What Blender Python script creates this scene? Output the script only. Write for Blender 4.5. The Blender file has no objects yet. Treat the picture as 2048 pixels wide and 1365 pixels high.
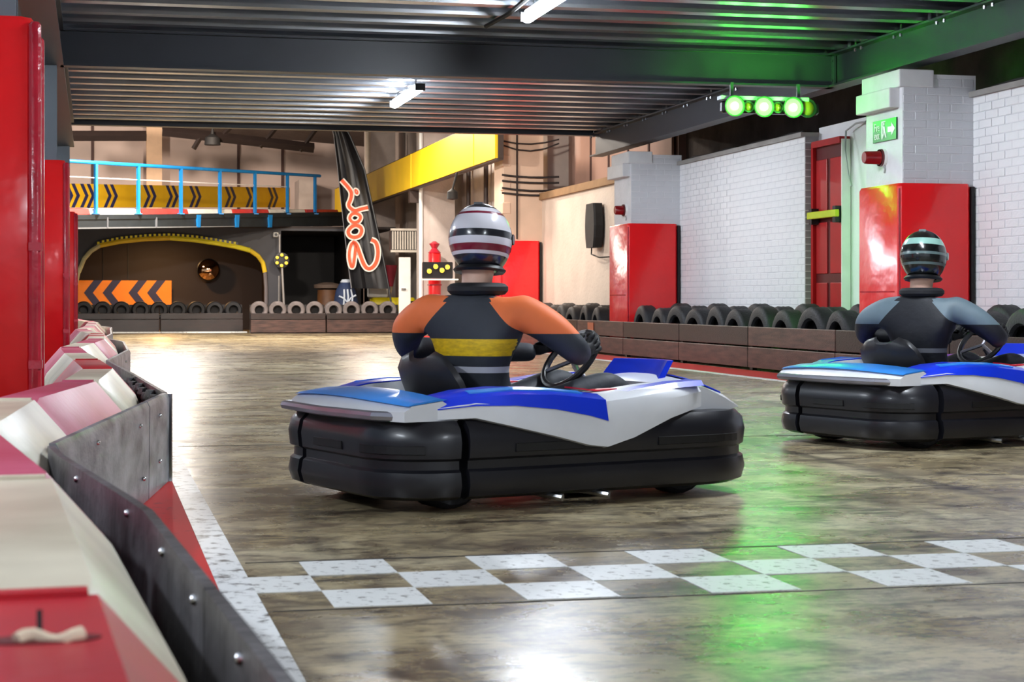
import bpy, bmesh, math, random
from mathutils import Vector, Matrix, noise
random.seed(7)
R = math.radians
# ------------------------------------------------------------------ camera
F = 3600.0; H = 0.75; HY = 602.0; CX = 1024.0       # focal length in pixels, eye height, horizon row, image centre
YAW = math.atan2(CX - 188.0, F)                      # camera looks to the right of the hall's long axis (+Y)
S, C = math.sin(YAW), math.cos(YAW)
scn = bpy.context.scene
col = scn.collection
cam_d = bpy.data.cameras.new('camera'); cam = bpy.data.objects.new('camera', cam_d); col.objects.link(cam)
cam.location = (0, 0, H); cam.rotation_euler = (math.pi/2, 0, -YAW)
cam_d.sensor_width = 36; cam_d.lens = F/2048*36; cam_d.shift_y = -(682.5 - HY)/2048
cam_d.clip_start = 0.05; cam_d.clip_end = 300
scn.camera = cam
cam_d.dof.use_dof = True; cam_d.dof.focus_distance = 11.0; cam_d.dof.aperture_fstop = 10
# ------------------------------------------------------------------ world, exposure
w = bpy.data.worlds.new('world'); scn.world = w; w.use_nodes = True
w.node_tree.nodes['Background'].inputs[0].default_value = (0.80, 0.88, 1.0, 1)
w.node_tree.nodes['Background'].inputs[1].default_value = 0.62
scn.view_settings.view_transform = 'Standard'; scn.view_settings.look = 'None'
scn.view_settings.gamma = 1; scn.view_settings.use_curve_mapping = False
scn.view_settings.exposure = 0.42
BATTEN = 185.0        # emission of the LED battens
HIBAY = 330.0        # watts of an assumed warm high-bay lamp in the far hall
FILL_FLOOD = 330.0        # watts of an added fill lamp, unseen behind the far deck edge
GREEN = 30.0        # emission of a green lamp face

# ------------------------------------------------------------------ survey helpers: sight lines from the camera station to known planes
def ray(px): return (px - CX)/F
def G(px, py):                                       # point on the floor
    return AZ(px, py, 0)
def AZ(px, py, z):
    d = (H - z)*F/(py - HY); return P(px, py, d)
def P(px, py, d):
    t = ray(px); return Vector((d*(S + C*t), d*(C - S*t), H + (HY - py)*d/F))
def PX(px, py, X):                                   # point on the plane x = X
    t = ray(px); return P(px, py, X/(S + C*t))
def PY(px, py, Y):                                   # point on the plane y = Y
    t = ray(px); return P(px, py, Y/(C - S*t))

# ------------------------------------------------------------------ materials
def lin(c):
    return tuple(((v/255)/12.92 if v/255 <= .04045 else ((v/255 + .055)/1.055)**2.4) for v in c)
MATS = {}
def M(name, c, rough=.5, metal=0, var=.12, scale=6, bump=0, bscale=30, coat=0, emit=0, c2=None, stretch=None, spec=.5, detail=4):
    if name in MATS: return MATS[name]
    m = bpy.data.materials.new(name); m.use_nodes = True; MATS[name] = m
    nt = m.node_tree; b = nt.nodes['Principled BSDF']; L = nt.links
    b.inputs['Roughness'].default_value = rough; b.inputs['Metallic'].default_value = metal
    b.inputs['Coat Weight'].default_value = coat; b.inputs['Coat Roughness'].default_value = .12
    b.inputs['Specular IOR Level'].default_value = spec
    c = lin(c)
    tc = nt.nodes.new('ShaderNodeTexCoord'); mp = nt.nodes.new('ShaderNodeMapping'); L.new(tc.outputs['Object'], mp.inputs[0])
    if stretch: mp.inputs['Scale'].default_value = stretch
    n = nt.nodes.new('ShaderNodeTexNoise'); n.inputs['Scale'].default_value = scale; n.inputs['Detail'].default_value = detail
    L.new(mp.outputs[0], n.inputs['Vector'])
    r = nt.nodes.new('ShaderNodeValToRGB'); r.color_ramp.elements[0].position = .3; r.color_ramp.elements[1].position = .7
    lo = lin(c2) if c2 else tuple(v*(1 - var) for v in c)
    hi = c if c2 else tuple(min(1, v*(1 + var*.6)) for v in c)
    r.color_ramp.elements[0].color = (*lo, 1); r.color_ramp.elements[1].color = (*hi, 1)
    L.new(n.outputs[0], r.inputs[0]); L.new(r.outputs[0], b.inputs['Base Color'])
    if bump:
        n2 = nt.nodes.new('ShaderNodeTexNoise'); n2.inputs['Scale'].default_value = bscale; n2.inputs['Detail'].default_value = 3
        L.new(mp.outputs[0], n2.inputs['Vector'])
        bp = nt.nodes.new('ShaderNodeBump'); bp.inputs['Strength'].default_value = bump; bp.inputs['Distance'].default_value = .02
        L.new(n2.outputs[0], bp.inputs['Height']); L.new(bp.outputs[0], b.inputs['Normal'])
    if emit:
        b.inputs['Emission Color'].default_value = (*c, 1); b.inputs['Emission Strength'].default_value = emit
    return m

def floor_material():
    m = bpy.data.materials.new('sealed_concrete'); m.use_nodes = True; nt = m.node_tree; L = nt.links; N = nt.nodes
    b = N['Principled BSDF']; tc = N.new('ShaderNodeTexCoord')
    def noise_(scale, detail, st=(1, 1, 1), dist=0, rough=.6):
        mp = N.new('ShaderNodeMapping'); mp.inputs['Scale'].default_value = st; L.new(tc.outputs['Object'], mp.inputs[0])
        n = N.new('ShaderNodeTexNoise'); n.inputs['Scale'].default_value = scale; n.inputs['Detail'].default_value = detail
        n.inputs['Distortion'].default_value = dist; n.inputs['Roughness'].default_value = rough
        L.new(mp.outputs[0], n.inputs['Vector']); return n.outputs[0]
    def ramp(src, *stops):
        r = N.new('ShaderNodeValToRGB'); e = r.color_ramp.elements
        while len(e) < len(stops): e.new(.5)
        for k, (p, c) in enumerate(stops):
            e[k].position = p; e[k].color = (*(lin(c) if isinstance(c, tuple) else (c, c, c)), 1)
        L.new(src, r.inputs[0]); return r.outputs[0]
    def mix(fac, a, bb, mode='MIX'):
        x = N.new('ShaderNodeMix'); x.data_type = 'RGBA'; x.blend_type = mode
        if isinstance(fac, float): x.inputs[0].default_value = fac
        else: L.new(fac, x.inputs[0])
        for sock, v in ((x.inputs[6], a), (x.inputs[7], bb)):
            if isinstance(v, tuple): sock.default_value = (*lin(v), 1)
            else: L.new(v, sock)
        return x.outputs[2]
    base = ramp(noise_(.55, 6), (.32, (130, 116, 90)), (.5, (172, 156, 120)), (.68, (206, 196, 166)))
    grime = ramp(noise_(3.6, 12, (1, 1, 1), .3, .75), (.40, .8), (.56, 0.0))
    base = mix(grime, base, (82, 66, 52))
    streak = ramp(noise_(3.4, 12, (.5, 1.3, 1), .25, .76), (.52, 0.0), (.62, .9))
    base = mix(streak, base, (38, 31, 27))
    rubber = ramp(noise_(1.1, 6, (1.6, .12, 1), .8), (.56, 0.0), (.68, .7))
    base = mix(rubber, base, (42, 38, 38))
    fine = ramp(noise_(17, 12, (.6, 1.4, 1), .2, .8), (.50, 0.0), (.60, .75))
    base = mix(fine, base, (52, 44, 37))
    speck = ramp(noise_(26, 4), (.60, 0.0), (.72, .6))
    base = mix(speck, base, (172, 160, 135))
    L.new(base, b.inputs['Base Color'])
    L.new(ramp(noise_(2.2, 6), (.3, .20), (.7, .38)), b.inputs['Roughness'])
    b.inputs['Specular IOR Level'].default_value = .55
    bp = N.new('ShaderNodeBump'); bp.inputs['Strength'].default_value = .10; bp.inputs['Distance'].default_value = .01
    L.new(noise_(14, 5), bp.inputs['Height']); L.new(bp.outputs[0], b.inputs['Normal'])
    return m

def worn_paint(name, c, wear=.5, under=(70, 60, 52), scale=9, rough=.35):
    if name in MATS: return MATS[name]
    m = M(name, c, rough=rough); nt = m.node_tree; b = nt.nodes['Principled BSDF']; L = nt.links
    r = [n for n in nt.nodes if n.type == 'VALTORGB'][0]; n = [n for n in nt.nodes if n.type == 'TEX_NOISE'][0]
    n.inputs['Scale'].default_value = scale; n.inputs['Detail'].default_value = 9; n.inputs['Roughness'].default_value = .7
    r.color_ramp.elements[0].color = (*lin(under), 1); r.color_ramp.elements[1].color = (*lin(c), 1)
    r.color_ramp.elements[0].position = .28 + .16*wear; r.color_ramp.elements[1].position = .36 + .2*wear
    return m

# ------------------------------------------------------------------ mesh builder
class MB:
    def __init__(s): s.v = []; s.f = []
    def add(s, vs, fs):
        o = len(s.v); s.v += [tuple(v) for v in vs]; s.f += [tuple(i + o for i in f) for f in fs]; return s
    def box(s, c, size, rz=0, mat=None):
        x, y, z = (q/2 for q in size); c = Vector(c)
        mt = mat or Matrix.Rotation(rz, 3, 'Z')
        vs = [c + mt @ Vector(p) for p in ((-x,-y,-z),(x,-y,-z),(x,y,-z),(-x,y,-z),(-x,-y,z),(x,-y,z),(x,y,z),(-x,y,z))]
        return s.add(vs, [(0,3,2,1),(4,5,6,7),(0,1,5,4),(1,2,6,5),(2,3,7,6),(3,0,4,7)])
    def span(s, a, b):                                # box from corner to corner
        return s.box([(p + q)/2 for p, q in zip(a, b)], [abs(q - p) for p, q in zip(a, b)])
    def cbox(s, c, size, ch=.02, rz=0):               # box with chamfered vertical edges and top
        x, y, z = (q/2 for q in size); c = Vector(c); mt = Matrix.Rotation(rz, 3, 'Z')
        def ring(k, zz):
            xx, yy = x - k, y - k; e = ch
            return [c + mt @ Vector(p) for p in ((-xx+e,-yy,zz),(xx-e,-yy,zz),(xx,-yy+e,zz),(xx,yy-e,zz),(xx-e,yy,zz),(-xx+e,yy,zz),(-xx,yy-e,zz),(-xx,-yy+e,zz))]
        return s.loft([ring(ch*.7, -z), ring(0, -z+ch), ring(0, z-ch), ring(ch*.7, z)])
    def loft(s, rings, caps=True, closed=True):
        n = len(rings[0]); vs = [p for r in rings for p in r]; fs = []
        for k in range(len(rings)-1):
            for i in range(n if closed else n-1):
                j = (i+1) % n; fs.append((k*n+i, k*n+j, (k+1)*n+j, (k+1)*n+i))
        if caps: fs += [tuple(range(n-1, -1, -1)), tuple((len(rings)-1)*n + i for i in range(n))]
        return s.add(vs, fs)
    def prism(s, pts, vec):                           # polygon extruded along vec
        vec = Vector(vec); a = [Vector(p) for p in pts]; return s.loft([a, [p + vec for p in a]])
    def tube(s, pts, r, n=8, caps=True):
        pts = [Vector(p) for p in pts]; rings = []
        rs = r if isinstance(r, (list, tuple)) else [r]*len(pts)
        up = Vector((0, 0, 1)); prev = None
        for k, p in enumerate(pts):
            t = (pts[min(k+1, len(pts)-1)] - pts[max(k-1, 0)]).normalized()
            a = prev if prev is not None else (Vector((1, 0, 0)) if abs(t.z) > .9 else up)
            a = (a - t*a.dot(t));
            if a.length < 1e-4: a = t.orthogonal()
            a.normalize(); prev = a; b = t.cross(a)
            rings.append([p + (a*math.cos(2*math.pi*i/n) + b*math.sin(2*math.pi*i/n))*rs[k] for i in range(n)])
        return s.loft(rings, caps)
    def lathe(s, prof, n=20, mat=None, closed=False, caps=False):  # profile (radius, height) about z
        mt = mat or Matrix.Identity(4)
        rings = [[mt @ Vector((r*math.cos(2*math.pi*i/n), r*math.sin(2*math.pi*i/n), h)) for i in range(n)] for r, h in prof]
        if closed: rings.append(rings[0])
        return s.loft(rings, caps)
    def cyl(s, a, b, r, n=12): return s.tube([a, b], r, n)
    def mesh(s, name, mat, smooth=False, bevel=0):
        me = bpy.data.meshes.new(name); me.from_pydata(s.v, [], s.f)
        bm = bmesh.new(); bm.from_mesh(me); bmesh.ops.remove_doubles(bm, verts=bm.verts, dist=1e-5)
        bmesh.ops.recalc_face_normals(bm, faces=bm.faces); bm.to_mesh(me); bm.free()
        for m in (mat if isinstance(mat, (list, tuple)) else [mat]): me.materials.append(m)
        if smooth:
            me.polygons.foreach_set('use_smooth', [True]*len(me.polygons))
            me.set_sharp_from_angle(angle=R(38))
        return me
    def build(s, name, mat, parent=None, smooth=False, bevel=0, loc=None):
        return link(name, s.mesh(name, mat, smooth), parent, bevel, loc)
def link(name, me, parent=None, bevel=0, loc=None):
    o = bpy.data.objects.new(name, me); col.objects.link(o)
    if parent is not None: o.parent = parent
    if loc is not None: o.location = loc
    if bevel:
        b = o.modifiers.new('bevel', 'BEVEL'); b.width = bevel; b.segments = 2; b.limit_method = 'ANGLE'
    return o
def tag(o, label, cat, group=None):
    o['label'] = label; o['category'] = cat
    if group: o['group'] = group
    return o
def thing(name, label, cat, loc=(0, 0, 0), rz=0, group=None):
    o = bpy.data.objects.new(name, None); col.objects.link(o); o.location = loc; o.rotation_euler = (0, 0, rz)
    o.empty_display_size = .1
    return tag(o, label, cat, group)
def struct(o): o['kind'] = 'structure'; return o
def stuff(o): o['kind'] = 'stuff'; return o
def text_mesh(txt, size, mat, name='lettering'):
    cu = bpy.data.curves.new(name, 'FONT'); cu.body = txt; cu.size = size; cu.align_x = 'CENTER'; cu.align_y = 'CENTER'; cu.extrude = .001
    o = bpy.data.objects.new(name, cu); col.objects.link(o)
    me = bpy.data.meshes.new_from_object(o.evaluated_get(bpy.context.evaluated_depsgraph_get()))
    bpy.data.objects.remove(o); me.materials.clear(); me.materials.append(mat); return me
def ribbon(pts, wd, closed=False, sm=3):              # flat 2D stroke outline around a polyline -> list of quads
    for _ in range(sm):                               # corner cutting
        q = [] if closed else [pts[0]]
        n = len(pts)
        for i in range(n if closed else n-1):
            a, b = Vector(pts[i]), Vector(pts[(i+1) % n]); q += [a*.75 + b*.25, a*.25 + b*.75]
        if not closed: q.append(pts[-1])
        pts = [Vector(p) for p in q]
    out = []; n = len(pts)
    for i in range(n):
        a = pts[(i-1) % n] if closed or i else pts[i]; b = pts[(i+1) % n] if closed or i < n-1 else pts[i]
        t = (b - a).normalized(); out.append((pts[i], Vector((-t.y, t.x))*wd))
    return out, closed

# ------------------------------------------------------------------ palette
steel = M('dark_steel_paint', (46, 49, 56), .42, var=.1, scale=3)
galv = M('galvanised_sheet', (196, 199, 204), .27, 1.0, var=.25, scale=2.5, stretch=(.4, 3, 1))
red_vinyl = M('red_vinyl', (224, 24, 30), .28, var=.08, scale=2, bump=.8, bscale=3.2, coat=.3)
red_vinyl_d = M('red_vinyl_seam', (176, 30, 48), .25, var=.2, scale=8, bump=.5, bscale=14, coat=.4)
white_brick = M('white_painted_brick', (236, 236, 238), .55, var=.05, scale=3, bump=.15, bscale=60)
white_mortar = M('white_painted_mortar', (216, 216, 220), .7, var=.08, scale=5, bump=.2)
peach = M('cream_plaster', (205, 178, 158), .7, var=.16, scale=1.4, bump=.1)
brown_clad = M('brown_cladding', (150, 122, 112), .6, var=.14, scale=1.6)
far_brick = M('grey_cream_brick', (190, 178, 172), .7, var=.18, scale=2.2, bump=.2)
black_wall = M('black_painted_board', (30, 26, 28), .55, var=.25, scale=2)
black_gloss = M('black_plastic', (22, 22, 26), .32, var=.2, scale=5)
black_mat = M('black_fabric', (20, 20, 22), .7, var=.3, scale=6)
rubber = M('tyre_rubber', (34, 34, 38), .62, var=.35, scale=6, bump=.3, bscale=50)
rubber_grey = M('dusty_tyre_rubber', (122, 114, 114), .75, var=.3, scale=7, bump=.3, bscale=50)
timber = M('barrier_timber', (94, 64, 56), .36, var=.0, scale=3, c2=(40, 24, 21), stretch=(1, 1, 8), bump=.2)
timber_d = M('barrier_timber_dark', (46, 27, 24), .32, scale=3, c2=(26, 16, 15), stretch=(1, 1, 6), bump=.2)
cream_pl = M('cream_barrier_plastic', (224, 214, 192), .36, c2=(186, 174, 152), scale=3.2, bump=.08)
red_pl = M('red_barrier_plastic', (196, 28, 40), .38, c2=(168, 26, 44), scale=3, bump=.08)
pink_pl = M('faded_red_barrier_plastic', (196, 92, 118), .42, c2=(176, 58, 84), scale=3, bump=.08)
skirt_st = M('scuffed_grey_sheet', (164, 166, 172), .35, .3, c2=(84, 84, 92), scale=5, stretch=(1, 1, 2.2), bump=.12, detail=8)
skirt_rb = M('black_rubber_belt', (96, 94, 98), .42, c2=(38, 36, 38), scale=5, bump=.25, detail=7)
chrome = M('bright_steel', (200, 202, 206), .2, 1.0, var=.05)
white_pt = M('white_paint', (232, 232, 230), .4, var=.05)
blue_rail = M('blue_rail_paint', (28, 128, 200), .4, var=.1)
yellow_pt = M('yellow_girder_paint', (242, 198, 8), .45, var=.08, scale=1.2)
orange_bd = M('orange_sign_board', (250, 148, 20), .5, var=.04)
amber_bd = M('amber_sign_board', (255, 196, 34), .5, var=.05)
navy = M('navy_chevron_print', (44, 46, 92), .5, var=.12, scale=14)
led = M('led_diffuser', (238, 246, 255), .4, emit=BATTEN, var=0)
# ================================================================== SETTING
# ---------------------------------------------------------------- floor and its painted marks
fl = MB().span((-6, -4, -.2), (9.2, 56, 0)).build('floor', floor_material()); struct(fl)
wp = worn_paint('worn_white_floor_paint', (232, 234, 232), .42, scale=28)
wl = worn_paint('scuffed_white_line_paint', (236, 238, 238), .6, under=(84, 80, 78), scale=16)
rp = worn_paint('worn_red_floor_paint', (196, 16, 14), .25, under=(96, 22, 22), scale=10, rough=.6)
x0, dx, y0, dy = .335, .2435, 4.36, .265
yb = G(670, 1217).y; yt = G(598, 1126).y; dy = (yt - yb)/3; xa = G(598, 1126).x; dx = (G(1698, 1088).x - xa)/7
sq = MB().span((0, 0, 0), (dx, dy, .0022)).mesh('checker_square', wp)
for r in range(3):
    for k in range(-1, 23):
        if (r == 1) != (k % 2 == 1): continue        # chequer: middle row is shifted by one
        if k == -1 and r != 1: continue
        o = link('checker_square', sq, fl, loc=(xa + k*dx, yb + r*dy, .0003))
MB().span((.315, -2, 0), (.405, 12, .003)).build('lane_line', wl, fl)
MB().span((.06, -2, 0), (.315, 12, .002)).build('red_verge', rp, fl)
MB().span((6.20, 6, 0), (6.31, 38, .003)).build('lane_line', wp, fl)
MB().span((6.31, 6, 0), (6.88, 38, .002)).build('red_verge', rp, fl)
jm = M('floor_joint_filler', (44, 40, 38), .6)
for yy in (yb - .02, yt + .02, 9.4, 13.8):
    MB().span((.42, yy-.004, 0), (6.2, yy+.004, .0015)).build('floor_joint', jm, fl)

# ---------------------------------------------------------------- bricks
BL, BH = .235, .0762
def bricks(parent, o, u, n, ulen, z0, z1, mat, cap=300, proud=.0025):
    """stretcher-bond bricks on a face: o origin, u direction along, n outward normal"""
    u = Vector(u); n = Vector(n); rz = math.atan2(u.y, u.x); spots = []
    k = 0; z = z0
    while z + BH <= z1 + .01:
        s = -(BL/2 if k % 2 else 0)
        while s < ulen - .03:
            a, b = max(s, 0), min(s + BL, ulen)
            if b - a > .05: spots.append((round(b - a, 3), Vector(o) + u*((a + b)/2) + Vector((0, 0, z + BH/2))))
            s += BL
        z += BH; k += 1
    spots.sort(key=lambda q: q[1].length)
    cache = {}; rest = MB()
    for i, (ln, p) in enumerate(spots):
        pr = proud*(.5 + random.random())
        if i < cap:
            if ln not in cache:
                m = MB(); l2, h2, d = ln/2 - .004, BH/2 - .0035, .03
                e = .004
                m.loft([[(-l2, .03, -h2), (l2, .03, -h2), (l2, .03, h2), (-l2, .03, h2)],
                        [(-l2, -.001, -h2), (l2, -.001, -h2), (l2, -.001, h2), (-l2, -.001, h2)],
                        [(-l2+e, -.005, -h2+e), (l2-e, -.005, -h2+e), (l2-e, -.005, h2-e), (-l2+e, -.005, h2-e)]])
                cache[ln] = m.mesh('brick', mat)
            b = link('brick', cache[ln], parent, loc=p + n*(pr - .004)); b.rotation_euler = (0, 0, rz)
        else:
            rest.box(p + n*(pr - .015), (ln - .012, .04, BH - .01), rz)
    if rest.v: stuff(rest.build('brickwork', mat, parent))

# ---------------------------------------------------------------- right-hand wall: low painted brick wall, pilasters, upper wall set back
XW, XP, WT = 7.8, 7.1, 2.60
y_door_far = PX(1610, 300, XW).y; y_R2 = PX(1805, 300, XP).y; y_R1 = PX(1262, 450, XP).y; y_R0 = PX(1008, 450, XP).y
up = M('shaded_upper_brick', (96, 84, 78), .8, c2=(62, 54, 50), scale=2.5, bump=.2)  # dark tone paints in the shade under the deck
wr = struct(MB().span((8.62, -4, 0), (8.9, 25.6, 5.4)).build('wall_right', up))
lay = M('ledge_render', (150, 146, 142), .7, var=.2, scale=3)
def wsec(ya, yb_, xw=XW, top=WT, mat=white_mortar, back=8.62, brick=True, z0=.55, name='wall_section', cap=300):
    o = MB().span((xw, ya, 0), (back, yb_, top)).build(name, mat, wr)
    if brick: bricks(o, (xw, yb_, 0), (0, -1, 0), (-1, 0, 0), yb_ - ya, z0, top, white_brick, cap)
    return o
wsec(8, y_R2 - 3.0, brick=False)
wsec(y_R2 - 3.0, y_R2)                                            # wall beside the near pilaster
yA = y_R2 + .78
wsec(yA - .75, y_door_far, 7.97, 2.70, white_brick, brick=False)           # recessed door bay
wsec(y_door_far, y_R1)
def coping(ya, yb_, m=lay):
    MB().span((XW - .05, ya, WT), (8.6, yb_, WT + .05)).build('coping', m, wr)
coping(8, y_R2); coping(y_door_far, y_R1)
# end of the middle wall, bare grey blockwork
bricks(wr, (XW, y_door_far, 0), (1, 0, 0), (0, -1, 0), .17, .55, WT, M('bare_grey_brick', (150, 146, 150), .8, var=.2, scale=9, bump=.3))
pc = M('white_stone_cap', (214, 214, 216), .6, var=.08, scale=5)
gbr = M('pale_grey_painted_brick', (206, 207, 212), .5, var=.05, scale=3, bump=.12, bscale=60)
def pilaster(ya, ln, top, b=True, mat=white_mortar, zb=1.7, bm=gbr, xw=XW, name='pilaster', caps=True):
    o = MB().span((XP, ya, 0), (xw + .02, ya + ln, top)).build(name, mat, wr)
    if b:
        bricks(o, (XP, ya, 0), (1, 0, 0), (0, -1, 0), xw - XP, zb, top - .02, bm)
    if caps:
        MB().span((XP - .10, ya + .06, top - .30), (XP + .02, ya + ln + .02, top - .12)).build('corbel_stone', pc, o, bevel=.01)
        MB().span((XP - .04, ya - .02, top - .12), (XP + .3, ya + ln + .02, top + .04)).build('cap_stone', pc, o, bevel=.01)
    return o
pilaster(y_R2, .78, 2.80)
pilaster(y_R1, .8, 2.74)
# far bays: cream low wall, tall pilasters, brown cladding above
cream_w = M('cream_painted_brick', (214, 200, 188), .6, var=.08, scale=2, bump=.25, bscale=18)
wsec(y_R1 + .8, y_R0, XW, 2.55, cream_w, brick=False)
MB().span((XW - .06, y_R1 + .8, 2.55), (8.4, y_R0, 2.67)).build('coping', M('ochre_coping', (150, 118, 84), .7, var=.2, scale=4), wr)
for k, ya in enumerate((y_R0, y_R0 + 8.1, y_R0 + 16.2)):
    p = pilaster(ya, .8, 5.6, False, peach if k == 0 else far_brick, caps=False)
    if k == 0:
        for j in range(7):                             # corner stones of the tall pilaster
            MB().span((XP - .03, ya - .015, 2.3 + j*.42), (XP + .12, ya + .2, 2.5 + j*.42)).build('quoin_stone', peach, p, bevel=.012)
wsec(y_R0 + .8, 54, XW + .3, 5.6, far_brick, brick=False)
clad = M('brown_clad_sheet', (168, 136, 124), .6, var=.12, scale=1.2)
for k in range(5):
    MB().span((8.42, 25.7 + k*1.12, 2.4), (8.46, 26.8 + k*1.12, 5.6)).build('cladding_panel', clad, wr, bevel=.008)
MB().span((8.5, 25.6, 0), (8.9, 54, 5.6)).build('upper_wall', brown_clad, wr)
for yy in (25.7+1.12*k-.01 for k in range(1, 5)):
    MB().span((8.40, yy - .03, 2.6), (8.45, yy + .03, 5.6)).build('cladding_joint', M('dark_joint', (70, 46, 42), .7), wr)
# red panelled door in the recess
dY0, dY1 = PX(1698, 400, 7.95).y, PX(1641, 400, 7.95).y
door_red = M('red_door_paint', (176, 14, 20), .35, var=.1)
door_dk = M('dark_red_door_edge', (92, 10, 14), .4, var=.1)
d1 = struct(MB().span((7.90, dY0, .02), (7.97, dY1, 2.46)).build('door_1', door_dk))
for za, zb in ((.15, .95), (1.05, 1.62), (1.72, 2.32)):
    for k in range(2):
        ya = dY0 + .06 + k*(dY1 - dY0)/2; yb2 = ya + (dY1 - dY0)/2 - .09
        MB().span((7.885, ya, za), (7.90, yb2, zb)).build('door_panel', door_red, d1, bevel=.01)
MB().span((7.86, dY0 - .02, 0), (7.96, dY0 - .0, 2.5)).build('door_frame', white_pt, d1)
MB().span((7.86, dY1, 0), (7.96, dY1 + .06, 2.52)).build('door_frame', door_red, d1)
MB().span((7.84, dY0, 2.46), (7.96, dY1, 2.53)).build('door_frame', door_red, d1)
lime = M('lime_push_bar', (196, 206, 30), .4)
pb = MB().span((7.79, dY0 + .0, 1.66), (7.84, dY1 + .02, 1.74)).build('push_bar', lime, d1, bevel=.01)
MB().span((7.80, dY0 + .02, 1.60), (7.89, dY0 + .10, 1.78)).build('bar_bracket', black_gloss, pb)
MB().span((7.80, dY1 - .10, 1.60), (7.89, dY1 - .02, 1.78)).build('bar_bracket', black_gloss, pb)

# ---------------------------------------------------------------- left wall (grey-blue, beyond the column row), far end wall, hall roof
wlft = struct(MB().span((-6.2, -4, 0), (-6, 56, 6.2)).build('wall_left', M('grey_blue_wall', (150, 166, 182), .6, var=.08)))
YF = 54
wf = struct(MB().span((-6, YF, 0), (8.9, YF + .25, 6.4)).build('wall_far', M('mauve_grey_plaster', (192, 174, 166), .75, var=.12, scale=.9)))
pa, pb_ = PY(293, 300, YF - .5), PY(324, 300, YF - .5)
MB().span((pa.x, YF - .5, 0), (pb_.x, YF, 6)).build('plaster_pier', M('peach_pier', (226, 190, 156), .6, var=.06), wf)
for px in (185, 477, 565):
    q = PY(px, 300, YF - .03); MB().span((q.x - .04, YF - .06, 0), (q.x + .04, YF, 6)).build('panel_joint', M('dark_joint', (70, 46, 42), .7), wf)
pa, pb_ = PY(598, 300, YF - 1.2), PY(627, 300, YF - 1.2)
MB().span((pa.x, YF - 1.2, 0), (pb_.x, YF, 4.3)).build('plaster_pier', far_brick, wf)
roof_m = M('hall_roof_lining', (104, 90, 84), .8, var=.2)
hr = MB(); hr.prism([(-6, 25.9, 6.35), (8.9, 25.9, 5.35), (8.9, 25.9, 5.6), (-6, 25.9, 6.6)], (0, 30, 0))
hr = struct(hr.build('ceiling', roof_m))
# roof truss of the far hall: sloped bottom chord with a knee brace
tr = thing('roof_truss', 'dark brown sloping roof truss under the far hall ceiling', 'truss', (0, 50, 0))
wd = M('dark_brown_truss', (30, 20, 18), .6, var=.2)
def loc_(p): return (p.x, p.y - 50, p.z)
a, b = PY(325, 262, 50), PY(628, 296, 50)
MB().tube([loc_(a), loc_(b)], .14, 4).build('bottom_chord', wd, tr)
a2, b2 = PY(135, 272, 50), PY(293, 272, 50)
MB().tube([loc_(a2), loc_(b2)], .14, 4).build('bottom_chord', wd, tr)
a3, b3 = PY(405, 268, 50), PY(387, 298, 50)
MB().tube([loc_(a3), loc_(b3)], .07, 4).build('knee_brace', wd, tr)
for px in (430, 520, 600):
    a4 = PY(px, 275 + (px - 325)*.1, 50); MB().tube([loc_(a4), (a4.x + .5, 0, 5.6)], .06, 4).build('web_strut', wd, tr)
hl = PY(425, 283, 49.6)
hb0 = thing('truss_floodlight', 'round black floodlight hanging under the roof truss', 'light', (hl.x, hl.y, hl.z))
MB().lathe([(.03, .35), (.05, .2), (.2, .1), (.22, -.1), (.0, -.12)], 14).build('lamp_body', black_mat, hb0, True)
MB().cyl((0, 0, .3), (0, 0, .7), .02).build('hanger', black_mat, hb0)

# ================================================================== MEZZANINE STEELWORK
ZB, ZT = 2.90, 3.24                                    # beam bottom and top
XL, XR, YE = -.40, 7.30, 25.8
def ibeam(m, a, b, h=ZT - ZB, fw=.14, z0=ZB, tf=.018):
    a, b = Vector(a), Vector(b); d = (b - a).normalized(); rz = math.atan2(d.y, d.x); ln = (b - a).length; c = (a + b)/2
    m.box((c.x, c.y, z0 + tf/2), (ln, fw, tf), rz); m.box((c.x, c.y, z0 + h - tf/2), (ln, fw, tf), rz)
    m.box((c.x, c.y, z0 + h/2), (ln, .012, h - 2*tf + .002), rz); return m
tags = {'t': 'dark grey steel cross beam spanning under the corrugated deck'}
for yy, lb in ((8.2, 'dark grey steel cross beam overhead between the first pair of columns'), (17.0, 'dark grey steel cross beam spanning the track above the green lamps')):
    bm_ = thing('cross_beam', lb, 'beam', (0, yy, 0))
    ibeam(MB(), (XL + .1, 0, 0), (XR - .02, 0, 0), fw=.16).build('beam_section', steel, bm_)
    e = MB(); e.box((XR - .03, 0, (ZB+ZT)/2), (.02, .16, .3)); e.build('end_plate', steel, bm_)
    bb = MB()
    for s in (-.05, .05):
        for z in (ZB + .07, ZT - .07): bb.cyl((XR - .045, s, z), (XR - .02, s, z), .014, 6)
    stuff(bb.build('bolt_set', chrome, bm_))
eb = thing('end_beam', 'shallow dark steel beam along the far edge of the mezzanine deck', 'beam', (0, YE, 0))
ibeam(MB(), (XL, 0, 0), (XR, 0, 0), .20, .16, ZT - .04).build('beam_section', steel, eb)
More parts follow.
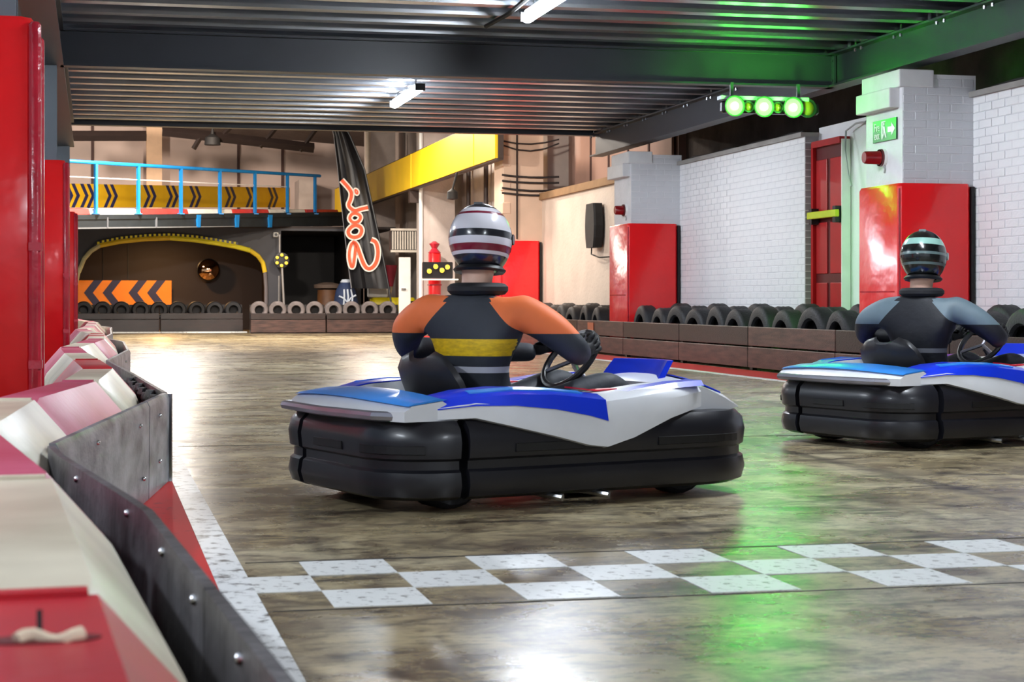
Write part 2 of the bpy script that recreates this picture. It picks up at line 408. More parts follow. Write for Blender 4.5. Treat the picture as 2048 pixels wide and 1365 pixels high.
for X, lb, ya in ((XR, 'dark grey steel edge beam above the white brick wall, lined with bolts', -3), (XL, 'dark grey steel edge beam resting on the padded columns', -3)):
    bm_ = thing('edge_beam', lb, 'beam', (X, 0, 0))
    ibeam(MB(), (0, ya, 0), (0, YE + .1, 0), fw=.20 if X == XR else .26).build('beam_section', steel, bm_)
    bb = MB(); s = -1 if X == XR else 1
    k = 4.0
    while k < YE:
        for q in (0, .14):
            bb.cyl((s*.075, k + q, ZT - .03), (s*.075, k + q, ZT - .06), .016, 6)
            bb.cyl((s*.075, k + q, ZT + .0), (s*.075, k + q, ZT + .05), .009, 5)
        k += .87
    stuff(bb.build('bolt_row', chrome, bm_))
    if X == XR:                                        # deck clips standing on the flange
        cl = MB(); k = 4.25
        while k < YE: cl.box((-.09, k, ZT + .03), (.012, .05, .09)); cl.box((-.13, k, ZT + .07), (.09, .05, .01)); k += .87
        stuff(cl.build('deck_clips', galv, bm_))
# corrugated deck: sheets two ribs wide
PT = .58
prof = [(0, .0), (.15, .0), (.12, .085), (PT + .05, .085), (PT + .006, .034), (PT, .032), (PT, 0)]
deck = struct(MB().span((XL - .4, -3, ZT + .10), (8.6, YE + .12, ZT + .24)).build('ceiling', M('concrete_deck_slab', (120, 120, 120), .8)))
pts = []
for k in range(2): pts += [(k*PT + u, z) for u, z in prof[:-1]]
pts.append((2*PT, 0))
m = MB(); n = len(pts)
vs = [(XL + .02, u, z) for u, z in pts] + [(8.6, u, z) for u, z in pts]
m.add(vs, [(i, i+1, n+i+1, n+i) for i in range(n-1)])
dm = m.mesh('deck_sheet', galv)
yk = YE - 2*PT
while yk > -3:
    link('deck_sheet', dm, deck, loc=(0, yk, ZT + .004)); yk -= 2*PT
# columns with red crash pads
def crash_pad(name, label, loc, sx, sy, z0, z1, seam=True, group=None):
    t = thing(name, label, 'crash pad', loc, 0, group)
    MB().cbox((0, 0, (z0 + z1)/2), (sx, sy, z1 - z0), .045).build('pad_cover', red_vinyl, t, True)
    if seam:
        MB().cbox((sx/2 - .014, -sy/2 + .03, (z0 + z1)/2 - .01), (.05, .085, z1 - z0 - .03), .012).build('seam_flap', red_vinyl_d, t, True)
        MB().cbox((sx/2 - .014, sy/2 - .1, (z0 + z1)/2 - .01), (.05, .12, z1 - z0 - .03), .012).build('seam_flap', red_vinyl_d, t, True)
        for z in (z0 + .45, z0 + .95): MB().box((sx/2 - .012, -sy/2 + .03, z), (.056, .088, .035)).build('strap', red_vinyl_d, t)
    return t
for k, (yy, lb) in enumerate(((8.2, 'tall red vinyl crash pad around the first column beside the plastic barrier'), (17.0, 'red vinyl crash pad around the middle column of the barrier row'), (25.8, 'red vinyl crash pad around the last column below the deck edge'))):
    c = thing('steel_column', ['grey steel column inside the tallest looking red pad', 'grey steel column rising from the middle red pad', 'grey steel column at the corner of the mezzanine deck'][k], 'column', (XL - .03, yy, 0))
    m = MB()
    for s in (-1, 1): m.box((0, s*.095, ZB/2), (.2, .014, ZB))
    m.box((0, 0, ZB/2), (.012, .19, ZB)); m.build('column_section', M('column_grey', (98, 106, 114), .45, var=.06), c)
    MB().box((0, 0, .011), (.34, .34, .02)).build('base_plate', steel, c)
    crash_pad('crash_pad', lb, (-.23 - .29, yy, 0), .58, .62, .03, (1.96, 2.02, 1.98)[k])
# red pads on the wall pilasters
PADS = ((y_R2, 1.81, 'wide red vinyl crash pad on the brick pilaster under the fire exit sign', .78), (y_R1, 1.80, 'red vinyl crash pad on the pilaster beside the black wall speaker', .8), (y_R0, 1.82, 'red vinyl crash pad on the tall cream pilaster', .8))
for k, (ya, z1, lb, ln) in enumerate(PADS):
    t = thing('crash_pad', lb, 'crash pad', (XP, ya, 0))
    m = MB(); th = .07; xr = XW - XP - .06
    pl = [(-th, ln), (-th, -th + .03), (-th + .03, -th), (xr - .03, -th), (xr, -th + .03), (xr, -.005), (-.005, -.005), (-.005, ln)]
    rings = [[(x, y, z) for x, y in pl] for z in (.03, z1 - .03)]
    sh = [[(x + (.02 if x < -.03 else 0), y + (.02 if y < -.03 else 0), z1) for x, y in pl]]
    m.loft(rings + sh).build('pad_cover', red_vinyl, t, True)
    MB().box((-th - .001, ln/2, z1*.46), (.006, ln - .04, .012)).build('seam', red_vinyl_d, t)
    MB().box((-th + .012, -th + .012, z1/2), (.012, .012, z1 - .1)).build('seam', red_vinyl_d, t)
    MB().box((xr + .02, -.04, z1/2), (.03, .05, z1 - .05)).build('fixing_strap', black_mat, t)
# ================================================================== LAMPS
def batten(y, label, X=3.55, z=ZT - .12, ln=1.55, group=None):
    t = thing('led_batten', label, 'light', (X, y, z), 0, group)
    MB().cbox((0, 0, .06), (.06, ln, .035), .01).build('housing', M('batten_housing', (210, 212, 214), .4), t)
    m = MB(); m.loft([[( .05*math.cos(a), s*ln/2, .012 - .045*math.sin(a)) for a in [-.75 + (math.pi + 1.5)*i/11 for i in range(12)]] for s in (-1, 1)])
    m.build('diffuser', led, t, True)
    for s in (-1, 1):
        MB().box((0, s*(ln/2 + .015), .02), (.11, .03, .08)).build('end_cap', black_gloss, t)
        MB().cyl((0, s*ln*.35, .06), (0, s*ln*.35, .125), .012, 6).build('hanger', chrome, t)
    return t
Y1 = (AZ(785, 218, 3.12).y + AZ(850, 170, 3.12).y)/2; Y2 = AZ(1060, 35, 3.12).y - .78
batten(Y1, 'lit white LED batten under the deck beyond the cross beam', ln=1.75)
batten(Y2, 'lit white LED batten under the deck on the near side of the cross beam', ln=1.75)
batten(Y2 - 6.6, 'assumed lit white LED batten over the chequered line')  # out of frame, assumed from the pale glare on the floor
batten(Y2 - 13.2, 'added lit white LED batten over the start of the straight')  # unseen lamp added overhead for the near barrier and pads
for yy, lb in ((3.5, 'added white LED fill batten behind the barrier by the first column'), (12, 'added white LED fill batten behind the barrier between the first two columns'), (20.5, 'added white LED fill batten behind the barrier between the last two columns')):
    batten(yy, lb, X=-2.6, z=3.0)  # added out of frame to light the barrier's left side
# the feed cable along the deck
cb = [(3.44, Y2 - 7 + k*.9, ZT - .015 - .03*(k % 2)) for k in range(11)]
tag(MB().tube(cb, .022, 6).build('lamp_cable', black_mat), 'thick black cable strung along the underside of the deck', 'cable')
# assumed warm high-bay lamps, unseen in the far hall, then three added fill lamps
def hibay(x, y, z, label, watt=HIBAY, c=(1, .80, .62), tilt=0):
    t = thing('added_hall_lamp', label, 'light', (x, y, 6.35 - (x + 6)/14.9 - (.92 if not tilt else .42)))
    MB().lathe([(.03, .4), (.08, .36), (.1, .2), (.26, .02), (.27, 0), (.25, .01), (.09, .18), (0, .19)], 20).build('reflector', M('lamp_aluminium', (170, 172, 176), .35, .8), t, True).rotation_euler = (R(tilt), 0, 0)
    MB().cyl((0, -.3*(tilt > 0), .38 if not tilt else .2), (0, -.3*(tilt > 0), .9 if not tilt else .41), .012, 6).build('drop_rod', chrome, t)
    ld = bpy.data.lights.new('added_hall_bulb', 'AREA'); ld.shape = 'DISK'; ld.size = .4; ld.energy = watt; ld.color = c
    lo = bpy.data.objects.new('bulb_light', ld); col.objects.link(lo); lo.parent = t; lo.location = (0, .01*(tilt > 0), -.01); lo.rotation_euler = (R(tilt), 0, 0)
hibay(5.9, 31, 4.75, 'assumed round high-bay lamp by the tall cream pilaster', HIBAY*.4)
hibay(5.6, 36, 4.75, 'assumed round high-bay lamp in front of the yellow girder', c=(1, .9, .78))
hibay(1.0, 33, 4.9, 'assumed round high-bay lamp in the middle of the far hall', HIBAY*1.1, (1, .9, .8))
hibay(2.6, 46.5, 4.8, 'added round fill lamp tilted towards the far wall over the upper ramp', HIBAY*.75, (1, .82, .66), 55)  # added lamp, hidden from the camera, brightens the far wall
hibay(-1.6, 46.5, 5.0, 'added round fill lamp tilted towards the far wall near the peach pier', HIBAY*1.0, (1, .84, .70), 55)  # second added lamp, unseen, for the left of the far wall
hibay(1.5, 37, 5.0, 'added round fill lamp above the ramp railing', HIBAY*1.7, (1, .9, .8))  # added unseen fill for the chevron board and railing
for x, lb in ((1.2, 'added black fill floodlight on the deck edge facing the ramp railing'), (5.2, 'added black fill floodlight on the deck edge facing the feather flag')):  # added fill lamps, hidden behind the deck, light the far end from the front
    t = thing('floodlight', lb, 'light', (x, YE + .22, ZT + .42))
    MB().cbox((0, -.06, 0), (.42, .12, .30), .02).build('lamp_housing', black_mat, t)
    MB().box((0, .004, 0), (.36, .008, .24)).build('lamp_glass', white_pt, t)
    for s in (-.23, .23): MB().box((s, -.06, -.10), (.015, .05, .40)).build('bracket', steel, t)
    MB().box((0, -.12, -.27), (.5, .3, .02)).build('mounting_plate', steel, t)
    ld = bpy.data.lights.new('fill_flood_bulb', 'AREA'); ld.shape = 'RECTANGLE'; ld.size = .36; ld.size_y = .24; ld.energy = FILL_FLOOD*(1.4 if x < 3 else .5); ld.color = (1, .9, .78)
    lo = bpy.data.objects.new('bulb_light', ld); col.objects.link(lo); lo.parent = t; lo.location = (0, .012, 0); lo.rotation_euler = (R(86), 0, 0)
# green lamp bar under the cross beam
gp = PY(1527, 214, 16.72)
gb = thing('lamp_bar', 'bar of glowing green lamps hanging under the cross beam', 'light', gp)
bw = .306
MB().cbox((.1, .09, .0), (1.02, .09, .12), .02).build('bar_body', black_gloss, gb)
MB().box((0.02, .06, .085), (.92, .12, .035)).build('top_channel', M('grey_channel', (150, 160, 168), .4, .3), gb)
for x in (-.3, .4): MB().box((x, .09, .15), (.03, .03, .19)).build('hanger', steel, gb)
gem = M('green_lamp_face', (30, 255, 26), .3, emit=GREEN, var=0)
amb = M('unlit_amber_lens', (120, 72, 30), .15, coat=.6, var=.2)
rim = M('lamp_rim', (26, 28, 28), .3)
ROTY = Matrix.Rotation(R(90), 4, 'X')
for k in range(3):
    x = (k - 1)*bw
    h = MB(); h.lathe([(.055, -.06), (.098, 0), (.105, .05), (.092, .05), (.088, .03)], 20, Matrix.Translation((x, .02, 0)) @ ROTY); h = h.build('lamp_head', rim, gb, True)
    d = MB(); d.lathe([(0, .047), (.03, .045), (.06, .038), (.088, .028)], 20, Matrix.Translation((x, .02, 0)) @ ROTY); d.build('lamp_face', gem, h, True)
    d = MB(); d.lathe([(0, .052), (.02, .051), (.038, .046)], 16, Matrix.Translation((x, .02, 0)) @ ROTY); d.build('hot_core', M('green_lamp_core', (214, 255, 220), .3, emit=14, var=0), h, True)
    ld = bpy.data.lights.new('green_bulb', 'SPOT'); ld.energy = 105; ld.color = (.10, 1, .07); ld.spot_size = R(165); ld.spot_blend = .6; ld.shadow_soft_size = .08
    lo = bpy.data.objects.new('bulb_light', ld); col.objects.link(lo); lo.parent = gb; lo.location = (x, -.06, 0); lo.rotation_euler = (R(90), 0, 0)
for x in (-.15, .155, .47):
    r_ = .052 if x < .3 else .09
    h = MB(); h.lathe([(.03, -.05), (r_, .0), (r_ + .006, .03), (r_*.8, .03)], 14, Matrix.Translation((x, .04, 0)) @ ROTY); h = h.build('lamp_head', rim, gb, True)
    d = MB(); d.lathe([(0, .03), (r_*.6, .024), (r_*.82, .012)], 14, Matrix.Translation((x, .04, 0)) @ ROTY); d.build('unlit_lens', amb, h, True)

# ================================================================== TYRES AND TIMBER BARRIERS
def tyre_mesh(od, wd, mat, name='tyre', seg=28, hole=.6):
    r = od/2; h = wd/2; hh_ = r*hole; prof = [(hh_, -h*.75), (hh_ + r*.06, -h), (r*.86, -h*1.02), (r*.96, -h*.86), (r, -h*.6), (r*.985, -h*.2), (r, 0), (r*.985, h*.2), (r, h*.6), (r*.96, h*.86), (r*.86, h*1.02), (hh_ + r*.06, h), (hh_, h*.75), (hh_, h*.5), (r*.80, 0), (hh_, -h*.5)]
    return MB().lathe(prof, seg, closed=True).mesh(name, mat, True)
t_big = [tyre_mesh(.69, .20, rubber), tyre_mesh(.66, .21, rubber)]
t_far = [tyre_mesh(.415, .22, rubber_grey, hole=.5), tyre_mesh(.41, .2, rubber, hole=.5)]
def put_tyre(me, p, rot, label, group):
    o = link('tyre', me, None, loc=p); o.rotation_euler = rot; return tag(o, label, 'tyre', group)
ORD = ('first second third fourth fifth sixth seventh eighth ninth tenth eleventh twelfth thirteenth fourteenth fifteenth sixteenth seventeenth eighteenth nineteenth twentieth').split()
def bay(y):
    if y < y_R2: return 'short of the pad under the exit sign'
    if y < y_R1: return 'beyond the pad under the exit sign'
    if y < y_R0: return 'beyond the pad beside the wall speaker'
    return 'beyond the pad on the tall cream pilaster'
cnt = {}
def nth(*key):
    cnt[key] = cnt.get(key, 0) + 1; return ORD[min(cnt[key], 20) - 1]
yy = 11.4; k = 0
while yy < 38.4:
    clear = all(not (ya - .45 < yy < ya + ln + .38) for ya, _, _, ln in PADS)
    if clear and yy < 40:
        od = (.69, .66)[k % 2]
        put_tyre(t_big[k % 2], (7.17 + random.uniform(-.01, .02), yy, od/2 + random.uniform(0, .004)), (R(random.uniform(-3, 3)), R(90), R(random.uniform(-4, 4))), nth('f', bay(yy)) + ' front-row car tyre behind the brown boards, ' + bay(yy), 'front row tyres along the white wall')
    y2_ = yy + .35
    if all(not (ya - .45 < y2_ < ya + ln + .38) for ya, _, _, ln in PADS):
        put_tyre(t_big[(k + 1) % 2], (7.52, y2_, (.66, .69)[k % 2]/2 + .03), (R(random.uniform(-2, 2)), R(90), R(random.uniform(-4, 4))), nth('s', bay(y2_)) + ' back-row car tyre against the wall, ' + bay(y2_), 'second row tyres along the white wall')
    yy += .72; k += 1
# right-hand timber barrier: boards between stakes
tb = thing('timber_barrier', 'low dark brown timber board barrier along the right side of the track', 'barrier', (6.9, 0, 0))
yy = 9.0; k = 0
while yy < 39.5:
    ln = 2.36
    MB().span((0, yy, .03), (.045, yy + ln - .02, .25)).build('board', timber, tb, bevel=.006)
    MB().span((.004, yy, .265), (.045, yy + ln - .02, .47)).build('board', timber_d if k % 3 else timber, tb, bevel=.006)
    MB().span((.046, yy - .04, 0), (.10, yy + .05, .47)).build('stake', timber_d, tb)
    yy += ln; k += 1
ob = MB().span((-.006, 24.6, .06), (0, 24.9, .44)).build('reflective_patch', M('orange_patch', (196, 110, 70), .5), tb)
# far timber barrier (two runs) with small tyres standing on its sill
def far_run(label, xa_, xb_, y, m1, m2, tm, g, grp, zs=.335):
    t = thing('timber_barrier', label, 'barrier', ((xa_ + xb_)/2, y, 0)); w2 = (xb_ - xa_)/2
    n = max(1, round((xb_ - xa_)/2.1))
    for k in range(n):
        u0 = -w2 + k*2*w2/n; u1 = -w2 + (k+1)*2*w2/n - .03
        MB().span((u0, -.03, .02), (u1, .02, .31)).build('board', m1, t, bevel=.006)
        MB().span((u0, .02, .0), (u1, .34, .33)).build('sill_block', m2, t)
        MB().span((u0, -.01, .32), (u1, .018, .46)).build('upper_board', timber_d, t, bevel=.006)
        MB().span((u0, .30, .33), (u1, .335, .66)).build('hole_shade_board', black_wall, t)  # black sheet added so the tyre holes read dark
    x = xa_ + .2; k = 0
    while x < xb_ - .15:
        put_tyre(t_far[tm], (x, y + .14, .335 + .2), (R(90), 0, R(random.uniform(-7, 7))), nth(grp) + ' ' + g, grp)
        x += .428; k += 1
xj = G(490, 665).x; yfr = G(600, 667).y
far_run('reddish timber board barrier across the end of the straight', xj, 7.0, yfr, timber, timber_d, 0, 'dusty grey tyre on the far boards, counted from the archway side', 'dusty tyres at the end of the straight')
far_run('dark timber board barrier in front of the yellow edged archway', PY(150, 660, yfr + 1.2).x, xj - .05, yfr + 1.2, timber_d, timber_d, 1, 'dark tyre before the archway, counted from the barrier blocks', 'dark tyres in front of the archway')
MB().span((xj - 5.2, yfr + 1.05, 0), (xj, yfr + 1.10, .03)).build('lane_line', wp, fl)

# ================================================================== PLASTIC BARRIER ROW (left) WITH ITS SKIRT
SK = [(.27, -1.0), (.25, .6), (.19, 1.79), (.097, 3.35), (-.107, 4.77), (-.105, 4.95), (.10, 6.3), (.29, 7.57), (.20, 9.57), (.085, 11.8), (.26, 14.28), (.27, 17.2), (.10, 19.0), (.20, 21.4), (.22, 25.0), (.25, 26.2), (.08, 28.0), (-.1, 31)]
def sk_x(y):
    for (xa_, ya), (xb_, yb_) in zip(SK, SK[1:]):
        if ya <= y <= yb_: return xa_ + (xb_ - xa_)*(y - ya)/(yb_ - ya)
    return SK[-1][0]
def unit_mesh(ln, mat, name='body'):
    hp = [(-.185, 0), (-.18, .30), (-.165, .335), (-.065, .45), (.065, .45), (.165, .335), (.18, .30), (.185, 0)]
    def ring(y, k): return [(x*k, y, z*(1 - (1-k)*.5)) for x, z in hp]
    h = ln/2
    return MB().loft([ring(-h, .93), ring(-h + .03, 1), ring(h - .03, 1), ring(h, .93)]).mesh(name, mat, True)
yy = -.56; k = 0
seqc = {}
while yy < 30:
    ln = 1.25
    ya, yb_ = yy, yy + ln
    xa_, xb_ = sk_x(ya) - .245, sk_x(yb_) - .245
    rz = -math.atan2(xb_ - xa_, ln)
    is_red = (k % 2 == 1)
    first = abs(ya - .69) < .2
    mat = (red_pl if first or k in (7, 13) else pink_pl) if is_red else cream_pl
    names = ('red', 'faded red') if is_red else ('cream', 'cream')
    lb = ('bright red plastic barrier block with a slotted hand hole, beside the chequered line' if first else (nth('b', is_red, yy > .5) + (' faded red' if is_red else ' cream') + ' plastic barrier block ' + ('beyond' if yy > .5 else 'short of') + ' the bright red slotted block'))
    t = thing('barrier_block', lb, 'barrier', ((xa_ + xb_)/2, (ya + yb_)/2, 0), rz, None if first else 'plastic barrier blocks, ' + ('red' if is_red else 'cream'))
    key = (mat.name, round(ln, 2))
    if key not in seqc: seqc[key] = unit_mesh(ln - .05, mat)
    link('body', seqc[key], t)
    if is_red or yy < 5:                                # raised moulding band and connector
        MB().box((0, ln/2 - .05, .451), (.11, .03, .010)).build('moulded_rib', mat, t)
    MB().cyl((0, ln/2 - .03, .1), (0, ln/2 - .03, .40), .02, 10).build('connector_pin', mat, t)
    if first:
        MB().loft([[( .052*math.cos(a)*(1 if q < 2 else .9) + .004, .33 + .022*math.sin(a)*(1 if q < 2 else .85), z) for a in [2*math.pi*i/20 for i in range(20)]] for q, z in enumerate((.42, .4512, .4516))]).build('hand_hole_shade', M('hole_shade_red', (96, 10, 16), .5), t)  # solid dark red plug paints the shade inside the hole
        MB().tube([(-.018 + .007*i, .322 + .006*math.sin(i*.8), .452 + .003*math.sin(i)) for i in range(9)], .007, 8).build('rope', M('pale_rope', (226, 206, 178), .8), t, True)
        MB().cyl((.002, .335, .45), (.002, .34, .475), .0025, 6).build('cable_tie', black_gloss, t)
    yy = yb_; k += 1
sk = thing('barrier_skirt', 'scuffed grey and black belt skirt bolted along the plastic barrier row', 'barrier skirt', (0, 0, 0))
def skirt(ys, mat, z1=.37, lean=.0):
    rings = []
    for y in ys:
        x = sk_x(y); rings.append([(x + .012, y, .005), (x + .016, y, z1 - .02), (x + .006, y, z1), (x - .012, y, z1), (x - .012, y, .005)])
    return MB().loft(rings).build('skirt_panel', mat, sk, True)
def frange(a, b, n): return [a + (b - a)*i/n for i in range(n + 1)]
def curve_ys(a, b): return frange(a, b, 8)
panels = [(-.9, .58, 'r'), (.6, 2.4, 'r'), (2.41, 4.86, 'r'), (4.95, 6.88, 's'), (6.9, 7.56, 's'), (7.60, 9.5, 'r'), (9.52, 11.78, 'r'), (11.82, 14.25, 's'), (14.3, 16.8, 'r'), (16.82, 19, 'r'), (19.02, 21.38, 's'), (21.42, 24.5, 'r'), (24.52, 28, 's'), (28.02, 30.8, 'r')]
for a, b, q in panels: skirt(curve_ys(a, b), skirt_rb if q == 'r' else skirt_st)
# second ply of belt hanging in front on the near section
rings = []
for y in frange(-.9, 4.3, 24):
    x = sk_x(y) + .022; rings.append([(x, y, .004), (x + .022, y, .10), (x + .020, y, .29), (x + .006, y, .315), (x - .006, y, .31), (x - .004, y, .01)])
MB().loft(rings).build('belt_ply', skirt_rb, sk, True)
bt = MB()
for y, z in [(1.15, .345), (1.55, .343), (2.05, .345), (2.5, .34), (2.95, .345), (3.5, .345), (4.2, .345), (5.2, .26), (5.6, .32), (5.7, .12), (6.6, .30), (6.7, .10), (7.2, .30), (7.2, .12), (12.5, .3), (13.6, .3)]:
    bt.lathe([(0, .007), (.005, .006), (.008, .002), (.008, -.004)], 8, Matrix.Translation((sk_x(y) + (.018 if y > 4.8 else -.013), y, z)) @ Matrix.Rotation(R(90 if y > 4.8 else -90), 4, 'Y'))
stuff(bt.build('bolt_heads', chrome, sk, True))
if 0:
  st = MB()
  for y in (1.1, 1.45, 1.9, 2.35, 2.8, 3.3): st.tube([(sk_x(y) - .02, y, .372), (sk_x(y) - .05, y + .02, .385), (sk_x(y) - .09, y + .02, .40)], .006, 6)
MB().tube([(.302, 7.565, .005), (.302, 7.565, .365)], .014, 8).build('corner_edge', chrome, sk, True)
# coarse scrap rubber heaped behind the first corner of the skirt
rb = MB()
for k in range(9):
    y = 7.75 + k*.22; x = sk_x(y) - .035
    rb.lathe([(0, .03), (.03, .027), (.045, .0), (.03, -.03), (0, -.035)], 7, Matrix.Translation((x, y, .325 + .012*math.sin(k*2.1))) @ Matrix.Diagonal((.6, 2.0, 1.0, 1)))
stuff(rb.build('rubber_crumb', rubber, sk, True))
# ================================================================== FAR END: ramp deck, railing, archway, signs
# ramp deck: front edge from A (near, left) to B (far, right)
A = P(105, 431, 35.5); B = P(700, 424, 46.0)
def on_edge(px):                                        # where a sight line meets the vertical plane of the deck edge
    t = ray(px); dx_, dy_ = S + C*t, C - S*t
    ex, ey = B.x - A.x, B.y - A.y
    d = (A.x*ey - A.y*ex)/(dx_*ey - dy_*ex); return d
def E(px, py, off=0):
    d = on_edge(px); p = P(px, py, d); return p + nrm*off
nrm = Vector((-(B.y - A.y), B.x - A.x, 0)).normalized()  # points away from the camera
rd = thing('ramp_deck', 'dark upper ramp deck carrying the blue railing', 'ramp', (0, 0, 0))
dk = M('dark_fascia_steel', (36, 42, 46), .5, var=.2)
m = MB(); bk = nrm*7.5
a, b = E(105, 431), E(700, 424); a1, b1 = E(105, 440), E(700, 433)
m.prism([a, b, b1, a1], bk); m.build('deck_plate', dk, rd)
m = MB(); m.prism([E(105, 440, .02), E(700, 433, .02), E(700, 452, .02), E(105, 458, .02)], nrm*.10); m.build('fascia_beam', dk, rd)
m = MB(); m.prism([E(105, 456), E(470, 452), E(470, 454), E(105, 459)], nrm*.14); m.build('flange_edge', M('worn_flange', (120, 122, 124), .5), rd)
for px in (214, 312):
    m = MB(); m.prism([E(px, 435, -.01), E(px + 2, 435, -.01), E(px + 2, 456, -.01), E(px, 456, -.01)], nrm*.05); m.build('stiffener', M('grey_stiffener', (110, 112, 116), .5), rd)
for px in (397, 474, 540):
    m = MB(); m.prism([E(px - 4, 430, -.02), E(px + 4, 430, -.02), E(px + 2.5, 455, -.02), E(px - 2.5, 455, -.02)], nrm*.06); m.build('rail_bracket', blue_rail, rd)
rl = thing('railing', 'bright blue steel railing with posts along the ramp edge', 'railing', (0, 0, 0))
def rail_y(px): return 322 + (px - 135)*(30/505)
MB().tube([E(px, rail_y(px), .03) for px in (118, 250, 400, 550, 642)], .038, 8).build('top_rail', blue_rail, rl, True)
for px in (194, 279, 364, 442, 512, 577, 632):
    MB().tube([E(px, rail_y(px), .03), E(px, 429, .03)], .042, 4).build('post', blue_rail, rl)
    MB().box(E(px, 429, .03) + Vector((0, 0, .01)), (.16, .16, .02)).build('foot_plate', blue_rail, rl)
MB().tube([E(px, rail_y(px) + 31 - (px - 135)*.012, .05) for px in (118, 300, 480, 577)], .012, 6).build('mid_wire', M('white_wire', (226, 222, 218), .4), rl)
kr = M('red_kerb_plastic', (206, 62, 56), .45, var=.15); kw = M('white_kerb_plastic', (222, 218, 208), .45, var=.1)
kb = ((140, 184, 0), (186, 287, 1), (290, 382, 0), (384, 470, 1), (472, 543, 0), (546, 574, 1), (580, 616, 1), (620, 682, 0))
for k, (pa_, pc_, w_) in enumerate(kb):
    m = MB(); q = [E(pa_, 429, .06), E(pc_, 429, .06)]; z = Vector((0, 0, .13))
    a, b = q; m.loft([[a, a + nrm*.25, a + nrm*.22 + z, a + nrm*.04 + z*.9], [b, b + nrm*.25, b + nrm*.22 + z, b + nrm*.04 + z*.9]])
    o = m.build('kerb_block', kw if w_ else kr)
    tag(o, nth('k', w_) + (' white' if w_ else ' red') + ' kerb block on the ramp edge, counted towards the feather flag', 'kerb', 'kerb blocks on the ramp edge, ' + ('white' if w_ else 'red'))
# chevron boards
def chevron_board(name, label, quad, mat, starts, pitch, wd, th, point, thick=.03):
    """quad: bottom-left and bottom-right points, height; starts in 0..1 along"""
    a, b, h = quad; u = (b - a); L_ = u.length; u.normalize(); n = Vector((u.y, -u.x, 0)).normalized()
    if n.dot(Vector((0, 0, H)) - a) < 0: n = -n
    t = thing(name, label, 'sign', a); z = Vector((0, 0, 1))
    o0 = Vector((0, 0, 0))
    MB().prism([o0, u*L_, u*L_ + z*h, z*h], -n*thick).build('board', mat, t)
    for s in starts:
        for j in range(2):
            x = s*L_ + j*pitch; s_ = point
            pts = [(x, 0), (x + th, 0), (x + th + s_*wd, h/2), (x + th, h), (x, h), (x + s_*wd, h/2)]
            pts = [(min(max(p, 0), L_), q) for p, q in pts]
            MB().prism([u*p + z*q + n*.001 for p, q in pts], n*.006).build('chevron', navy, t)
    for q in (.1, .9):
        MB().cyl(u*L_*q - n*.06 + z*(-.22), u*L_*q - n*.06 + z*h, .03, 6).build('support_leg', steel, t)
    return t
a = P(128, 415, 40.5); b = P(580, 415, 49.5); hh = (P(300, 371, 44) - P(300, 415, 44)).z
px_u = lambda px: (px - 128)/(580 - 128)
# perspective-correct positions along the board
def u_of(px):
    t = ray(px); dx_, dy_ = S + C*t, C - S*t; ex, ey = b.x - a.x, b.y - a.y
    # solve a + u*e = d*(dx,dy)
    det = ex*(-dy_) + dx_*ey; return (-a.x*(-dy_) - dx_*a.y)/det if abs(det) > 1e-9 else 0
chevron_board('chevron_sign', 'long amber sign with navy chevrons pointing right behind the blue railing', (a, b, hh), amber_bd, [max(0.002, u_of(px)) for px in (112, 160, 207, 286, 331, 378, 449, 491, 535)], .24, .19, .12, 1)
YB = 46.6
a, b = PY(140, 611, YB), PY(343, 611, YB); hh = PY(200, 561, YB).z - a.z
LL = (b - a).length; cs = [(PY(px, 600, YB) - a).length/LL for px in (186, 276)]
chevron_board('chevron_sign', 'orange sign with navy chevrons pointing left inside the archway', (a, b, hh), orange_bd, cs, .46, .24, .22, -1)
# black wall with the yellow-edged archway
YA = 43.6
arch = [(152, 650), (152, 570), (157, 545), (168, 518), (182, 502), (200, 491), (240, 483), (290, 478), (340, 476), (390, 480), (430, 486), (470, 493), (500, 501), (516, 512), (526, 526), (530, 545), (532, 575), (532, 650)]
wi = MB(); th = Vector((0, .35, 0)); ztop = PY(300, 455, YA).z
def col_(p, q):                                        # wall column between two arch points up to the top
    wi.prism([p, q, Vector((q.x, YA, ztop)), Vector((p.x, YA, ztop))], th)
ap = [PY(px, py, YA) for px, py in arch]
for q in ap: q.z = max(q.z, 0)
for p, q in zip(ap[1:], ap[2:-1]): col_(p, q)
wi.span((-6, YA, 0), (ap[0].x, YA + .35, ztop)); wi.span((ap[-1].x, YA, 0), (PY(562, 500, YA).x, YA + .35, ztop))
xr_ = PY(562, 500, YA).x
wi.span((xr_, YA, PY(600, 462, YA).z), (PY(700, 500, YA).x + .4, YA + .35, ztop))
wi = struct(wi.build('wall_inner', M('charcoal_wall_paint', (54, 54, 62), .5, var=.15, scale=1.5)))
# tunnel behind the archway
tn = M('dark_brown_tunnel_lining', (44, 31, 29), .6, var=.2, scale=.8)
tb_ = MB(); x1 = -6; x2 = ap[-1].x + .2
tb_.span((x1, YB + .35, 0), (x2, YB + .5, ztop)); tb_.span((x2, YA + .35, 0), (x2 + .12, YB + .5, ztop)); tb_.build('tunnel_lining', tn, wi)
MB().span((x1, YA, ztop), (7.2, YB + 3, ztop + .06)).build('tunnel_roof', tn, wi)
for px in (205, 255): q = PY(px, 500, YB + .33); MB().span((q.x, YB + .33, 0), (q.x + .03, YB + .35, ztop)).build('lining_joint', black_wall, wi)
MB().span((x2 + .12, YB + 2.4, 0), (7.2, YB + 2.5, ztop)).build('store_back_wall', black_wall, wi)
MB().span((PY(692, 500, YB).x, YA + 1.0, 0), (PY(692, 500, YB).x + .1, YB + 2.5, ztop)).build('store_side_wall', black_wall, wi)
ae = thing('arch_edging', 'yellow foam tube edging around the archway', 'edging', (0, YA - .07, 0))
